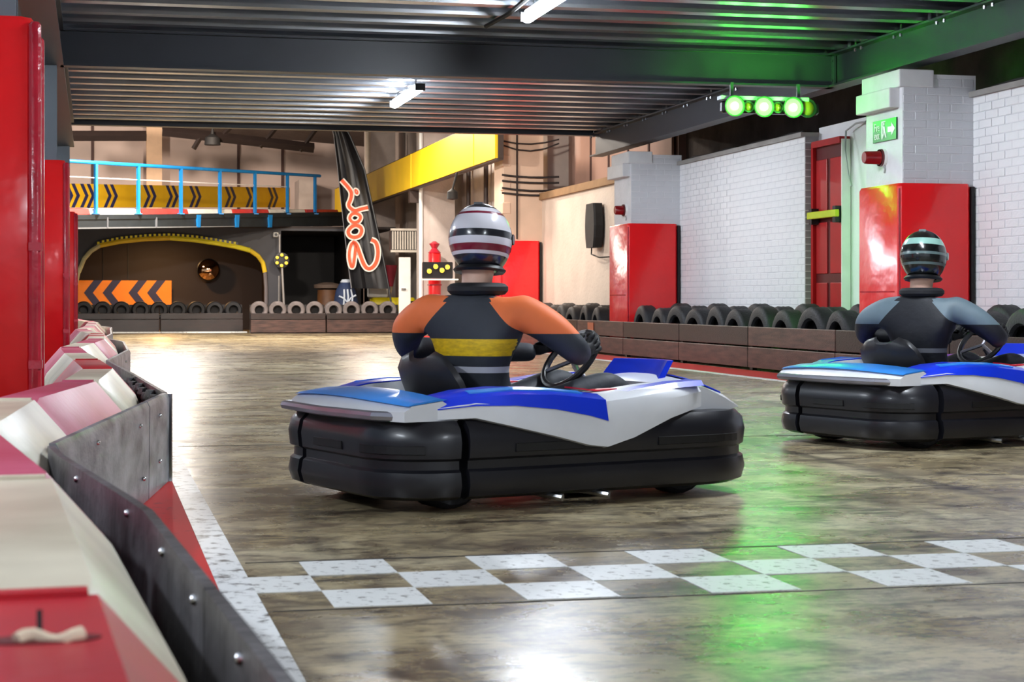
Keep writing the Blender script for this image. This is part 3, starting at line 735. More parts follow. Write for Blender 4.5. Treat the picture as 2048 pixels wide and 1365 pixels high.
def aeloc(px, py): p = PY(px, py, YA - .07); return (p.x, 0, p.z)
foam = M('yellow_foam_tube', (232, 196, 40), .5, var=.12, scale=3); foam2 = M('pale_foam_tube', (204, 196, 150), .5, var=.15); foam3 = M('bright_yellow_foam_tube', (240, 226, 48), .5, var=.08)
MB().tube([aeloc(px, py) for px, py in arch[6:9]] , .06, 8).build('foam_tube', foam, ae, True)
MB().tube([aeloc(px, py) for px, py in arch[8:13]], .06, 8).build('foam_tube', foam3, ae, True)
MB().tube([aeloc(px, py) for px, py in arch[12:16]], .055, 8).build('foam_tube', foam, ae, True)
MB().tube([aeloc(px, py) for px, py in arch[5:7]], .06, 8).build('foam_tube', foam, ae, True)
MB().tube([aeloc(px, py) for px, py in arch[2:6]], .055, 8).build('foam_tube', foam2, ae, True)
MB().tube([aeloc(px, py) for px, py in arch[15:18]], .045, 8).build('lower_tube', M('grey_tube', (120, 112, 114), .5), ae, True)
MB().tube([aeloc(px, py) for px, py in arch[0:3]], .045, 8).build('lower_tube', foam2, ae, True)
ny, nk = MB(), MB()
def arch_y(px):
    for (xa_, ya), (xb_, yb_) in zip(arch[4:14], arch[5:15]):
        if xa_ <= px <= xb_: return ya + (yb_ - ya)*(px - xa_)/(xb_ - xa_)
px = 192
while px < 474:
    x, _, z = aeloc(px, arch_y(px) - 6); (ny if int(px/4.7) % 2 else nk).box((x, .01, z), (.055, .07, .07)); px += 4.7
stuff(ny.build('notched_strip', foam3, ae)); stuff(nk.build('notched_strip', black_gloss, ae))
# convex mirror
cm = PY(417, 540, YB - .1)
mr = thing('convex_mirror', 'round convex mirror on the dark wall inside the archway', 'mirror', cm)
rm = PY(439, 540, YB).x - PY(417, 540, YB).x
RX = Matrix.Rotation(R(90), 4, 'X')
MB().lathe([(0, .10), (rm*.35, .09), (rm*.7, .055), (rm*.92, .01), (rm, 0)], 28, RX).build('mirror_dome', M('orange_reflection_mirror', (236, 190, 150), .06, 1.0, var=.02), mr, True)  # tint puts the reflected orange floor into the mirror's colour
MB().lathe([(rm*.98, .02), (rm*1.06, .01), (rm*1.06, -.03), (rm*.9, -.04)], 28, RX).build('mirror_rim', black_gloss, mr, True)
MB().cyl((0, .03, 0), (0, .42, 0), .03).build('wall_arm', black_gloss, mr)
# added warm tunnel lamp, assumed and unseen, lights the orange sign and floor
bk_ = PY(325, 470, 44.6)
bl_ = thing('added_tunnel_lamp', 'added warm bulkhead fill lamp on the tunnel roof behind the arch', 'light', (bk_.x, 44.9, ztop - .08))
MB().lathe([(.16, .07), (.16, .02), (.13, 0), (.0, -.005)], 16).build('lamp_body', M('lamp_cream', (230, 200, 160), .4), bl_, True)
ld = bpy.data.lights.new('added_tunnel_bulb', 'AREA'); ld.shape = 'DISK'; ld.size = .3; ld.energy = 80; ld.color = (1, .55, .22)
lo = bpy.data.objects.new('bulb_light', ld); col.objects.link(lo); lo.parent = bl_; lo.location = (0, 0, -.02)
# round six-lamp clusters
ylens = M('yellow_lamp_lens', (236, 206, 70), .25, var=.2, emit=.35)
def cluster(px, py, d, label, n=6, rr=.12, stand=True):
    p = P(px, py, d); t = thing('lamp_cluster', label, 'light', p)
    MB().lathe([(0, .03), (rr*1.55, .02), (rr*1.6, -.03), (0, -.05)], 18, RX).build('back_plate', black_gloss, t, True)
    for k in range(n):
        a = 2*math.pi*k/n + .5; c = (rr*1.05*math.cos(a), -.03, rr*1.05*math.sin(a))
        q = MB(); q.lathe([(.03, -.03), (.052, .03), (.045, .035)], 12, Matrix.Translation(c) @ RX); q = q.build('lamp_can', black_gloss, t, True)
        MB().lathe([(0, .034), (.042, .03)], 12, Matrix.Translation(c) @ RX).build('lens', ylens, q)
    if stand:
        MB().tube([(.01, 0, -rr), (.06, .02, -rr - .95)], .028, 6).build('stand_pole', M('pale_grey_pole', (168, 164, 162), .4, .3), t)
        MB().tube([(-.04, .06, -rr), (-.04, .06, .62)], .02, 6).build('conduit', M('pale_grey_pole', (168, 164, 162), .4, .3), t)
        MB().tube([(.06, .02, -rr - .95), (.075, .03, -p.z + .01)], .03, 6).build('stand_foot', black_gloss, t)
    return t
cluster(563, 521, 43.1, 'round cluster of six yellow lamps on a pale stand beside the archway')
cluster(153, 491, 43.0, 'cluster of yellow lamps half hidden behind the last red pad', stand=False)
# lamp panel on the far pilaster
lp = P(876, 541, 39.0)
t = thing('yellow_lamp_box', 'black box with yellow lamps on a shelf by the far pilaster', 'light', lp)
MB().cbox((0, .06, 0), (.66, .14, .36), .02).build('panel_box', black_gloss, t)
MB().box((.05, .02, -.2), (.75, .3, .03)).build('shelf', white_pt, t)
for x, z in ((-.2, -.02), (-.06, .08), (.08, -.0), (.2, .07)):
    q = MB(); q.lathe([(.04, -.02), (.065, .03), (.055, .035)], 12, Matrix.Translation((x, -.02, z)) @ RX); q = q.build('lamp_can', black_gloss, t, True)
    MB().lathe([(0, .034), (.054, .03)], 12, Matrix.Translation((x, -.02, z)) @ RX).build('lens', ylens, q)
# small camera on the post, posts beside the arch
q = P(551, 470, 43.4)
t = thing('security_camera', 'small white security camera under the ramp beside the arch', 'camera', q)
MB().cbox((0, 0, 0), (.13, .26, .11), .02).build('camera_body', white_pt, t); MB().cyl((0, -.12, 0), (0, -.15, 0), .035).build('lens', black_gloss, t)
MB().tube([(0, .05, .05), (.02, .1, .22)], .02, 6).build('bracket', white_pt, t)
p1 = P(558, 608, 43.45); tag(MB().tube([(p1.x, p1.y, 0), (p1.x, p1.y, 1.35)], .025, 8).build('conduit_pole', M('pale_grey_pole', (168, 164, 162), .4, .3)), 'thin pale conduit pole standing beside the six-lamp cluster', 'pole')

# ---------------------------------------------------------------- yellow girder
XG = 6.8
ga, gb_ = PX(990, 316, XG), PX(733, 408, XG); zt = PX(901, 272, XG).z; zb = (ga.z + gb_.z)/2
yg = thing('crane_girder', 'large bright yellow crane girder along the far wall', 'girder', (XG, 0, 0))
MB().span((0, ga.y, zb), (.05, 52, zt)).build('web_plate', yellow_pt, yg)
MB().span((.03, ga.y, zb - .03), (.15, 52, zb)).build('bottom_flange', M('dark_flange', (60, 46, 40), .6), yg)
MB().span((.03, ga.y, zt), (.15, 52, zt + .03)).build('top_flange', M('dark_flange', (60, 46, 40), .6), yg)
MB().span((.05, ga.y - .02, zb), (.15, ga.y + .02, zt)).build('end_plate', M('dark_flange', (60, 46, 40), .6), yg)
for yy in (ga.y + 1.8, ga.y + 8.5): MB().span((-.012, yy, zb), (0, yy + .05, zt)).build('stiffener', yellow_pt, yg)
for yy in (y_R0 + 8.4, y_R0 + 16.5): MB().span((.04, yy - .1, zb - .3), (.29, yy + .1, zb - .03)).build('wall_bracket', M('dark_flange', (60, 46, 40), .6), yg)
# far-wall details on the right: pipes, grille, door leaf, wires
def wpipe(px, X, z0, z1, r, mat, label, name='wall_pipe'):
    q = PX(px, 400, X); o = MB().tube([(X, q.y, z0), (X, q.y, z1)], r, 8).build(name, mat, None, True); return tag(o, label, 'pipe')
cream_pipe = M('cream_pipe', (228, 214, 196), .5)
wpipe(842, 7.05, .0, 5.2, .045, white_pt, 'white vertical pipe running up behind the yellow girder')
wpipe(736, 7.03, 2.0, 5.2, .07, cream_pipe, 'cream downpipe beyond the end of the yellow girder')
for px, lb in ((872, 'dark vertical pipe at the back of the lamp panel bay'), (937, 'dark vertical pipe between the far pilasters'), (972, 'dark vertical pipe beside the tall cream pilaster')):
    wpipe(px, 7.98, 1.6, 4.6, .05, M('dark_pipe', (58, 46, 48), .5), lb)
# slatted vent box facing down the hall
YV = 41.2; v0, v1 = PY(783, 481, YV), PY(838, 481, YV); zc = v0.z
t = thing('slatted_vent', 'pale slatted vent box fixed high on the far wall', 'vent', ((v0.x + v1.x)/2, YV, zc)); hw = (v1.x - v0.x)/2
MB().span((-hw, .02, -.24), (hw, .35, .24)).build('vent_box', M('dark_vent', (72, 66, 64), .6), t)
slat_m = M('pale_slat', (206, 198, 186), .5)
for k in range(11):
    MB().box((-hw + (k + .5)*2*hw/11, 0, 0), (2*hw/11*.5, .03, .42)).build('slat', slat_m, t)
for z in (-.25, .25): MB().box((0, .0, z), (2*hw + .04, .08, .05)).build('frame_bar', slat_m, t)
MB().span((hw, .1, -.05), (8.08 - t.location.x, .2, .05)).build('wall_bracket', steel, t)
# white door leaf standing open
q0, q1 = PY(798, 550, 41.0), PY(821, 550, 41.0)
d2 = struct(MB().span((q0.x, 41.0, 0), (q1.x, 41.06, PY(808, 515, 41.0).z)).build('door_2', white_pt))
MB().span((q0.x + .05, 40.96, 1.0), (q0.x + .15, 41.0, 1.04)).build('door_handle', chrome, d2)
# cables looped over the tall pilaster
wm = M('black_wire', (30, 24, 26), .6)
for k, (pz, sag) in enumerate(((282, 8), (290, 14), (350, 3), (362, 2), (376, 4), (386, 3))):
    a, b = PY(1004, pz, y_R0 - .04), PY(1118, pz - (3 if k < 2 else -4), y_R0 - .04); mid = (a + b)/2; mid.z -= sag*31.5/F
    pts = [a.lerp(mid, .0), (a*3 + b)/4 - Vector((0, 0, sag*.75*31/F)), mid, (a + b*3)/4 - Vector((0, 0, sag*.75*31/F)), b]
    tag(MB().tube(pts, .014 if k < 2 else .018, 6).build('wall_cable', wm), ('topmost sagging', 'second sagging', 'third from top straight', 'fourth from top straight', 'fifth from top straight', 'lowest straight')[k] + ' black cable strung across the tall cream pilaster', 'cable', 'cables around the tall cream pilaster')
q = PY(1034, 400, y_R0 - .04); tag(MB().tube([(q.x, q.y, 1.85), (q.x, q.y, 4.4)], .016, 6).build('wall_conduit', wm), 'thin dark conduit running down the tall cream pilaster', 'cable')
q = PX(905, 390, 6.7); t = thing('hanging_lamp', 'small dark lamp hanging below the yellow girder', 'light', (6.7, q.y, q.z))
MB().lathe([(.02, .12), (.1, .06), (.11, -.08), (0, -.1)], 10).build('lamp_body', black_mat, t, True); MB().cyl((0, 0, .1), (.09, 0, zb - q.z - .02), .02).build('stem', black_mat, t)

# ---------------------------------------------------------------- clutter behind the far tyres
YC = yfr + 1.0
q = PY(656, 580, YC + 1.2); t = thing('barrel', 'brown rusty drum standing in the dark opening', 'barrel', (q.x, q.y, 0))
rust = M('brown_drum', (104, 66, 34), .6, c2=(70, 40, 20), scale=4)
MB().lathe([(0, .02), (.26, .02), (.27, .3), (.28, .32), (.27, .34), (.27, .62), (.28, .64), (.27, .66), (.26, 1.02), (0, 1.02)], 18).build('drum', rust, t, True)
MB().lathe([(.1, 1.02), (.34, 1.06), (.35, 1.14), (.1, 1.2), (0, 1.2)], 18).build('drum_cover', M('grey_brown_sheet', (92, 76, 66), .7), t, True)
q = PY(692, 590, YC + .3); t = thing('kit_bag', 'navy bag with white markings behind the tyres below the flag', 'bag', (q.x, q.y, 0))
nb = M('navy_bag_cloth', (40, 56, 92), .7, var=.25, scale=6); wb = M('pale_bag_print', (206, 216, 230), .6)
MB().lathe([(0, 0), (.24, .02), (.29, .3), (.30, .7), (.25, .98), (.16, 1.16), (.1, 1.2), (0, 1.21)], 18).build('bag_body', nb, t, True)
for k, a in enumerate((-1.9, -1.57, -1.2)):
    MB().tube([(.30*math.cos(a), .30*math.sin(a) - .01, .62), (.29*math.cos(a*.97), .29*math.sin(a) - .02, .85), (.24*math.cos(a), .24*math.sin(a) - .02, 1.02)], .022, 6).build('strap', wb, t)
MB().tube([(-.2, -.25, .86), (-.08, -.30, .8), (.0, -.31, .7), (.08, -.30, .82), (.2, -.25, .88)], .022, 6).build('strap', wb, t)
MB().tube([(.02, -.31, .68), (.1, -.30, .5), (.14, -.29, .3)], .02, 6).build('strap', wb, t)
MB().lathe([(.11, 1.16), (.14, 1.2), (.1, 1.26), (0, 1.27)], 14).build('cap', wb, t, True)
# yellow cart with white box and clutter
q = PY(785, 600, YC + .6); t = thing('yellow_cart', 'yellow plastic cart with dark vents behind the far tyres', 'cart', (q.x, q.y, 0))
yl = M('yellow_plastic', (238, 216, 20), .4, var=.08)
MB().cbox((0, 0, .66), (1.05, .5, .34), .05).build('cart_body', yl, t, True)
for x in (.28, .42): 
    for z in (.62, .72): MB().box((x - .02, -.255, z), (.2, .02, .05)).build('vent_slot', black_gloss, t)
for x in (-.4, .4):
    for y in (-.16, .16): MB().lathe([(0, -.03), (.12, -.03), (.13, 0), (.12, .03), (0, .03)], 14, Matrix.Translation((x, y, .13)) @ RX).build('wheel', rubber, t, True)
    MB().cyl((x, -.16, .13), (x, .16, .13), .02).build('axle', chrome, t); MB().box((x, 0, .32), (.06, .3, .38)).build('cart_leg', steel, t)
q = PY(755, 588, YC + .6); o = MB().cbox((q.x, q.y, .98), (.46, .3, .28), .015).build('cardboard_box', M('white_card', (226, 224, 218), .6)); tag(o, 'white box resting on the yellow cart', 'box')
q = PY(782, 545, YC + .9); t = thing('traffic_funnel', 'dull red funnel shaped shade on a slanted stick', 'funnel', (q.x, q.y, 0))
MB().lathe([(.16, 1.62), (.155, 1.6), (.05, 1.1), (.03, 1.1), (.14, 1.62)], 16).build('funnel', M('dull_red_plastic', (160, 44, 62), .5), t, True)
MB().tube([(.12, 0, 1.5), (-.02, 0, .9), (-.08, 0, .0)], .02, 6).build('stick', M('pale_stick', (196, 168, 130), .6), t)
q = PY(833, 545, yfr - .4); t = thing('wrapped_post', 'slim post wrapped in bright red vinyl with a knotted top', 'post', (q.x, 38.9, 0))
MB().cbox((0, 0, .93), (.25, .25, 1.8), .05).build('wrap', red_vinyl, t, True)
MB().lathe([(.15, 1.8), (.06, 1.9), (.12, 2.0), (.03, 2.06), (0, 2.06)], 10).build('knot', red_vinyl_d, t, True)
for z in (1.55, 1.1): MB().box((0, 0, z), (.27, .27, .03)).build('band', red_vinyl_d, t)

# ---------------------------------------------------------------- feather flag
DF = 42.6
t = thing('feather_flag', 'tall black feather flag with orange script lettering outlined in white', 'flag', P(782, 612, DF)*1)
base = P(782, 612, DF); base.z = 0; t.location = base
def FL(px, py, off=0): 
    p = P(px, py, DF - off) - base; return p
lft = [(652, 200), (660, 240), (668, 272), (676, 340), (682, 400), (690, 470), (697, 530), (703, 577)]
rgt = [(660, 200), (682, 240), (700, 272), (729, 340), (742, 400), (757, 470), (769, 530), (778, 578)]
m = MB(); rows = []
for (lx, ly), (rx, ry) in zip(lft, rgt):
    rows.append([FL(lx + (rx - lx)*k/10, ly + (ry - ly)*k/10, .05*math.sin(k*1.9 + ly*.004) + .03*math.sin(k*4.1)) for k in range(11)])
n = 11
vs = [p for r_ in rows for p in r_] + [p + Vector((S, C, 0))*.006 for r_ in rows for p in r_]
fs = []; nr = len(rows)
for i in range(nr-1):
    for k in range(10):
        fs.append((i*n+k, i*n+k+1, (i+1)*n+k+1, (i+1)*n+k)); o_ = nr*n
        fs.append((o_+i*n+k, o_+(i+1)*n+k, o_+(i+1)*n+k+1, o_+i*n+k+1))
m.add(vs, fs).build('flag_cloth', M('black_flag_cloth', (30, 30, 34), .38, var=.3, scale=3), t, True)
MB().tube([FL(px, py, .02) for px, py in rgt] + [FL(783, 612, .02)], .022, 6).build('flag_pole', black_gloss, t, True)
MB().tube([FL(783, 612), Vector((0, 0, 0))], .03, 6).build('flag_stake', black_gloss, t)
MB().box((0, 0, .02), (.5, .5, .04)).build('flag_base', black_gloss, t)
MB().tube([FL(px, py, .02) for px, py in lft], .015, 6).build('hem', M('grey_hem', (150, 150, 156), .5), t)
def zp(x, y): return Vector((640 + x/3.592, 260 + y/3.592))
strokes = [([(155, 360), (205, 415), (228, 450), (222, 500), (198, 545), (245, 585), (290, 570), (345, 558)], 24, False),
           ([(250, 425), (272, 440), (270, 462), (255, 455)], 13, True),
           ([(205, 635), (240, 592), (295, 615), (285, 655), (240, 672)], 22, True),
           ([(200, 720), (250, 678), (305, 705), (290, 765), (235, 775), (205, 755)], 25, True),
           ([(205, 900), (222, 985), (240, 985), (252, 880), (258, 815), (225, 810)], 22, True),
           ([(230, 805), (262, 820), (285, 890), (320, 985), (360, 1005), (405, 960), (420, 880), (405, 805), (368, 790)], 26, False)]
for mat_, add, off in ((M('white_flag_print', (240, 234, 226), .6), 7, .115), (M('orange_flag_print', (240, 92, 48), .6, var=.15, scale=9), -3, .122)):
    for pts, wd, cl in strokes:
        q, c_ = ribbon([zp(*p) for p in pts], (wd*.62 + add)/3.592, cl)
        m = MB(); vs = []
        for p, nn in q: vs += [FL(*(p + nn), off), FL(*(p - nn), off)]
        N_ = len(q); fs = [(2*i, 2*i+1, 2*((i+1) % N_)+1, 2*((i+1) % N_)) for i in range(N_ if c_ else N_-1)]
        m.add(vs, fs).build('script_stroke', mat_, t)

# ---------------------------------------------------------------- fittings on the right-hand wall
# fire exit sign on the -x face of the near pilaster
sa, sb = PX(1749, 250, XP), PX(1796, 250, XP); zc = PX(1772, 261, XP).z; hs = .20
t = thing('exit_sign', 'green fire exit sign with running figure and arrow on the pilaster', 'sign', (XP - .012, (sa.y + sb.y)/2, zc))
w2 = abs(sa.y - sb.y)/2
gs = M('sign_green', (8, 74, 40), .4, var=.03); wsn = M('sign_white', (236, 240, 236), .4, var=0)
MB().span((-.006, -w2, -hs/2), (.008, w2, hs/2)).build('sign_panel', gs, t, bevel=.003)
ROT = Matrix(((0, 0, -1), (-1, 0, 0), (0, 1, 0))).to_4x4()    # text x -> -y, text y -> z, facing -x
for tx, yy_, zz in (('Fire', w2*.62, .035), ('exit', w2*.62, -.04)):
    me = text_mesh(tx, .108, wsn); o = link('lettering', me, t); o.matrix_local = Matrix.Translation((-.009, yy_, zz)) @ ROT @ Matrix.Diagonal((w2/.26*.72, 1, 1, 1))
def sg(pts, name): MB().prism([(-.0075, y*w2, z*hs/2) for y, z in pts], (-.002, 0, 0)).build(name, wsn, t)
sg([(-.92, 0), (-.62, .62), (-.62, .25), (-.3, .25), (-.3, -.25), (-.62, -.25), (-.62, -.62)], 'arrow')
sg([(.22, .85), (-.12, .85), (-.12, .75), (.12, .75), (.12, -.8), (.22, -.8)], 'door_mark')
sg([(.06, .7), (-.04, .7), (-.04, .45), (.06, .45)], 'figure_head')
sg([(.1, .4), (-.06, .35), (-.1, -.1), (-.2, -.7), (-.12, -.7), (0, -.15), (.1, -.35), (.2, -.75), (.12, -.8), (.02, -.4), (.06, 0)], 'figure_body')
# red alarm beacons
def beacon(label, X, px, py, ln, r):
    q = PX(px, py, X); t = thing('alarm_beacon', label, 'beacon', (X, q.y, q.z)); RY = Matrix.Rotation(R(-90), 4, 'Y')
    dr = M('dark_red_beacon', (132, 14, 22), .25, coat=.4, var=.2)
    MB().lathe([(0, ln), (r*.75, ln), (r*.86, ln*.93), (r*.92, ln*.3), (r, .05)], 18, RY).build('beacon_body', dr, t, True)
    MB().lathe([(r*1.15, .05), (r*1.2, .02), (r*1.2, 0), (0, 0)], 18, RY).build('back_box', M('beacon_base', (92, 30, 34), .4), t, True)
    MB().lathe([(r*1.22, .03), (r*1.26, .0), (r*1.1, 0)], 18, RY).build('ring', white_pt, t, True)
    MB().tube([(-.02, -r*.5, -r), (-.01, -r*.6, -.11), (-.01, -r*.4, -.14)], .008, 6).build('lead', M('grey_lead', (170, 170, 172), .5), t)
beacon('dark red alarm beacon below the fire exit sign', XP, 1768, 316, .20, .068)
beacon('dark red alarm beacon beside the black wall speaker', XP, 1252, 421, .16, .07)
# black wall speaker
s0, s1 = PX(1188, 450, XW), PX(1213, 450, XW); zt_, zb_ = PX(1200, 408, XW).z, PX(1200, 496, XW).z
t = thing('wall_speaker', 'tall black column speaker hung on the white wall', 'speaker', (XW - .1, (s0.y + s1.y)/2, (zt_ + zb_)/2))
hw = (s0.y - s1.y)/2*.8; hh = (zt_ - zb_)/2
sp_m = black_mat
MB().loft([[(-.09 + .0, -hw*k, z), (-.06, -hw*k*1.05, z), (.06, -hw*k, z), (.06, hw*k, z), (-.06, hw*k*1.05, z)] for k, z in ((.82, -hh), (1, -hh*.55), (1.08, 0), (1, hh*.55), (.86, hh))]).build('speaker_case', sp_m, t)
MB().tube([(.0, hw*.5, -hh), (-.02, hw*.3, -hh - .1), (0, -.3, -hh - .16), (.05, -.9, -hh - .16)], .012, 6).build('speaker_lead', black_mat, t)
MB().box((.08, 0, 0), (.05, .1, .3)).build('bracket', steel, t)
q = PX(1230, 395, XW - .15); t = thing('wall_disc', 'small round grey siren disc above the red alarm beacon', 'siren', (XW - .04, q.y - .2, q.z))
MB().lathe([(0, .10), (.10, .09), (.14, .03), (.14, 0), (0, 0)], 18, Matrix.Rotation(R(-90), 4, 'Y')).build('siren_disc', M('siren_grey', (140, 142, 146), .4), t, True)
# cable drooping beside the door
c0 = PX(1732, 243, 7.9); c1 = PX(1692, 262, 7.9); c2 = PX(1690, 300, 7.85); c3 = PX(1697, 350, 7.85); c4 = PX(1703, 372, 7.85)
tag(MB().tube([c0, (c0 + c1)/2 + Vector((0, 0, .03)), c1, c2, c3, c4], .011, 6).build('hanging_cable', M('grey_lead', (170, 170, 172), .5)), 'grey cable drooping from the wall top beside the red door', 'cable')
# ragged cables along the wall ledge
for ya, yb_, lb in ((8.5, y_R2 - .1, 'black cable lying along the ledge of the near white wall'), (y_door_far + .1, y_R1 - .1, 'black cable lying along the ledge of the middle white wall')):
    tag(MB().tube([(XW + .02, ya + (yb_ - ya)*k/10, WT + .065 + .012*math.sin(k*2.3)) for k in range(11)], .014, 6).build('ledge_cable', wm), lb, 'cable')
# ================================================================== KARTS
k_black = M('kart_bumper_plastic', (23, 23, 29), .34, var=.25, scale=3, coat=.15)
k_dark = M('kart_dark_insert', (12, 12, 15), .45, var=.2)
k_white = M('kart_white_plastic', (226, 228, 232), .28, var=.05, coat=.3)
k_blue = M('kart_blue_plastic', (18, 52, 206), .28, var=.12, scale=3, coat=.3)
k_sky = M('kart_sky_blue_plastic', (52, 140, 230), .28, var=.1, coat=.3)
k_red = M('kart_red_decal', (206, 22, 44), .35)
k_tube = M('kart_frame_tube', (160, 160, 172), .3, .8)
k_seat = M('kart_seat_shell', (26, 26, 30), .4, var=.2)
KL0, KL1, KW, KR = -.78, .84, .53, .24
def outline():
    pts = []; cx = (KL0 + KL1)/2; hx = (KL1 - KL0)/2
    for q, (sx, sy) in enumerate(((-1, -1), (1, -1), (1, 1), (-1, 1))):     # counter-clockwise from rear right
        a0 = (180, 270, 0, 90)[q]
        r = KR if sx < 0 else KR*1.25
        for i in range(9):
            a = R(a0 + 90*i/8); pts.append((cx + sx*(hx - r) + r*math.cos(a), sy*(KW - r) + r*math.sin(a), math.cos(a), math.sin(a)))
    return pts
OUT = outline()
def sub(pts, a, b, n=40):                                # resample the closed outline between two fractions of its length
    P_ = pts + [pts[0]]; L_ = [0]
    for p, q in zip(P_, P_[1:]): L_.append(L_[-1] + math.hypot(q[0]-p[0], q[1]-p[1]))
    res = []
    for i in range(n + 1):
        s = ((a + (b - a)*i/n) % 1.0)*L_[-1]
        for j in range(len(L_)-1):
            if L_[j] <= s <= L_[j+1]:
                f = (s - L_[j])/max(1e-9, L_[j+1]-L_[j]); p, q = P_[j], P_[j+1]; res.append(tuple(u + (v-u)*f for u, v in zip(p, q))); break
    return res
def sweep(m, seg, sec):
    return m.loft([[(x + nx*o, y + ny*o, z) for o, z in sec] for x, y, nx, ny in seg])
SEC = [(-.02, .045), (.018, .06), (.03, .10), (.022, .145), (.008, .155), (.008, .185), (.024, .195), (.030, .25), (.02, .295), (-.01, .325), (-.07, .33), (-.09, .30), (-.09, .06)]
def frac_at(x, y):
    best = min(range(2000), key=lambda i: (sub(OUT, i/2000, i/2000, 1)[0][0]-x)**2 + (sub(OUT, i/2000, i/2000, 1)[0][1]-y)**2) / 2000
    return best
def kart(label, loc, rz, group=None):
    t = thing('racing_kart', label, 'kart', loc, rz, group)
    f = [.0, .0]
    # outline starts at rear right corner (x=KL0,y=-KW+KR); lengths: corner, right side, corner, front, corner, left side, corner, rear
    segs = (('side_bumper', .085, .365), ('front_bumper', .372, .602), ('side_bumper', .609, .889), ('rear_bumper', .896, 1.078))
    for nm, a, b in segs:
        o = sweep(MB(), sub(OUT, a, b), SEC).build(nm, k_black, t, True)
        mid = (a + b)/2; hw = (b - a)/2
        for c in (mid - hw*.45, mid + hw*.45):
            sl = MB(); sweep(sl, sub(OUT, c - hw*.28, c + hw*.28, 10), [(.012, .205), (.0325, .212), (.0325, .24), (.012, .248)])
            sl.build('slot', k_dark, o)
    # chassis
    MB().cbox((.04, 0, .055), (1.45, .62, .02), .03).build('floor_pan', M('pan_aluminium', (110, 110, 116), .4, .7), t)
    for s in (-1, 1):
        MB().tube([(-.66, s*.30, .08), (-.3, s*.32, .08), (.3, s*.26, .08), (.72, s*.2, .09)], .016, 8).build('chassis_rail', k_tube, t, True)
        MB().tube([(-.22, s*.30, .07), (-.18, s*.46, .05), (-.12, s*.56, .036)], .013, 8).build('nerf_bar', chrome, t, True)
        MB().tube([(-.02, s*.30, .07), (.02, s*.46, .05), (.08, s*.56, .036)], .013, 8).build('nerf_bar', chrome, t, True)
    MB().cyl((-.50, -.42, .14), (-.50, .42, .14), .018).build('rear_axle', chrome, t)
    # wheels
    for x, r_, wd in ((-.50, .138, .18), (.52, .128, .12)):
        for s in (-1, 1):
            w_ = thing_part('wheel', t, (x, s*.345, r_))
            me = tyre_mesh(2*r_, wd, rubber, 'kart_tyre', 22)
            o = link('kart_tyre', me, w_); o.rotation_euler = (R(90), 0, 0)
            MB().lathe([(0, -wd*.3), (r_*.58, -wd*.38), (r_*.6, 0), (r_*.58, wd*.38), (0, wd*.3)], 16, RX).build('rim', k_tube, w_, True)
    # rear cover: white hood with blue top over the rear bumper
    def cover(pts_fn, xs, mat, name):
        return MB().loft([pts_fn(x) for x in xs]).build(name, mat, t, True)
    ys = [-.50 + .1*i for i in range(11)]
    rc = MB().loft([[(-.80 + .07*(abs(y)/.5)**3, y, .325), (-.81 + .08*(abs(y)/.5)**3, y, .36), (-.76 + .06*(abs(y)/.5)**3, y, .40 - .02*(abs(y)/.5)**2), (-.58, y, .415 - .02*(abs(y)/.5)**2), (-.52, y, .36), (-.52, y, .325)] for y in ys]).build('rear_cover', k_white, t, True)
    MB().loft([[(-.775 + .06*(abs(y)/.5)**3, y, .400 - .02*(abs(y)/.5)**2), (-.755 + .06*(abs(y)/.5)**3, y, .409 - .02*(abs(y)/.5)**2), (-.585, y, .424 - .02*(abs(y)/.5)**2), (-.56, y, .40)] for y in ys]).build('blue_panel', k_sky, rc, True)
    MB().tube([(-.70, -.46, .34), (-.80, -.40, .345), (-.83, 0, .345), (-.80, .40, .345), (-.70, .46, .34)], .018, 8).build('rear_hoop', k_tube, t, True)
    # side pods: the lower white edge dips to a point near mid-length
    for s in (-1, 1):
        xs = [-.60, -.47, -.32, -.16, -.02, .06, .18, .36, .54]
        zb = [.33, .335, .30, .262, .225, .215, .245, .31, .345]
        zt_ = [.395, .42, .43, .425, .41, .40, .41, .43, .44]
        yo = [.50, .545, .57, .58, .585, .585, .58, .56, .50]
        rings = [[(x, s*.33, zt - .0), (x, s*(y_ - .07), zt), (x, s*(y_ - .02), zt - .02), (x, s*y_, (zb_*.4 + zt*.6)), (x, s*y_, zb_), (x, s*(y_ - .03), zb_ - .006), (x, s*.33, zb_ + .02)] for x, zb_, zt, y_ in zip(xs, zb, zt_, yo)]
        pod = MB().loft(rings).build('side_pod', k_white, t, True)
        # blue flash along the top, narrowing forward
        rings = [[(x, s*(.34), zt + .002), (x, s*(.34), zt + .006), (x, s*(y_ - .075), zt + .006), (x, s*(y_ - .015), zt - .014), (x, s*(y_ + .004), zt - .03 - .012*k_), (x, s*(y_ - .05), zt - .03)] for k_, (x, zt, y_) in enumerate(zip(xs[:6], zt_, yo))]
        MB().loft(rings).build('blue_flash', k_blue, pod, True)
        rings = [[(x, s*(y_ - .085), zt + .0065), (x, s*(y_ - .085), zt + .009), (x, s*(y_ - .05), zt + .002), (x, s*(y_ - .05), zt - .004)] for x, zt, y_ in zip(xs[1:5], zt_[1:5], yo[1:5])]
        MB().loft(rings).build('sky_stripe', k_sky, pod, True)
        MB().loft([[(x, s*.345, zt + .007), (x, s*.345, zt + .012), (x, s*.40, zt + .012), (x, s*.40, zt + .007)] for x, zt in zip((.02, .12, .22), (.415, .402, .405))]).build('red_flash', k_red, pod)
        MB().loft([[(x, s*.41, zt + .002), (x, s*.41, zt + .008), (x, s*.50, zt + .008), (x, s*.52, zt - .012)] for x, zt in zip((.20, .30, .42, .54), (.405, .418, .432, .438))]).build('blue_flash', k_blue, pod)
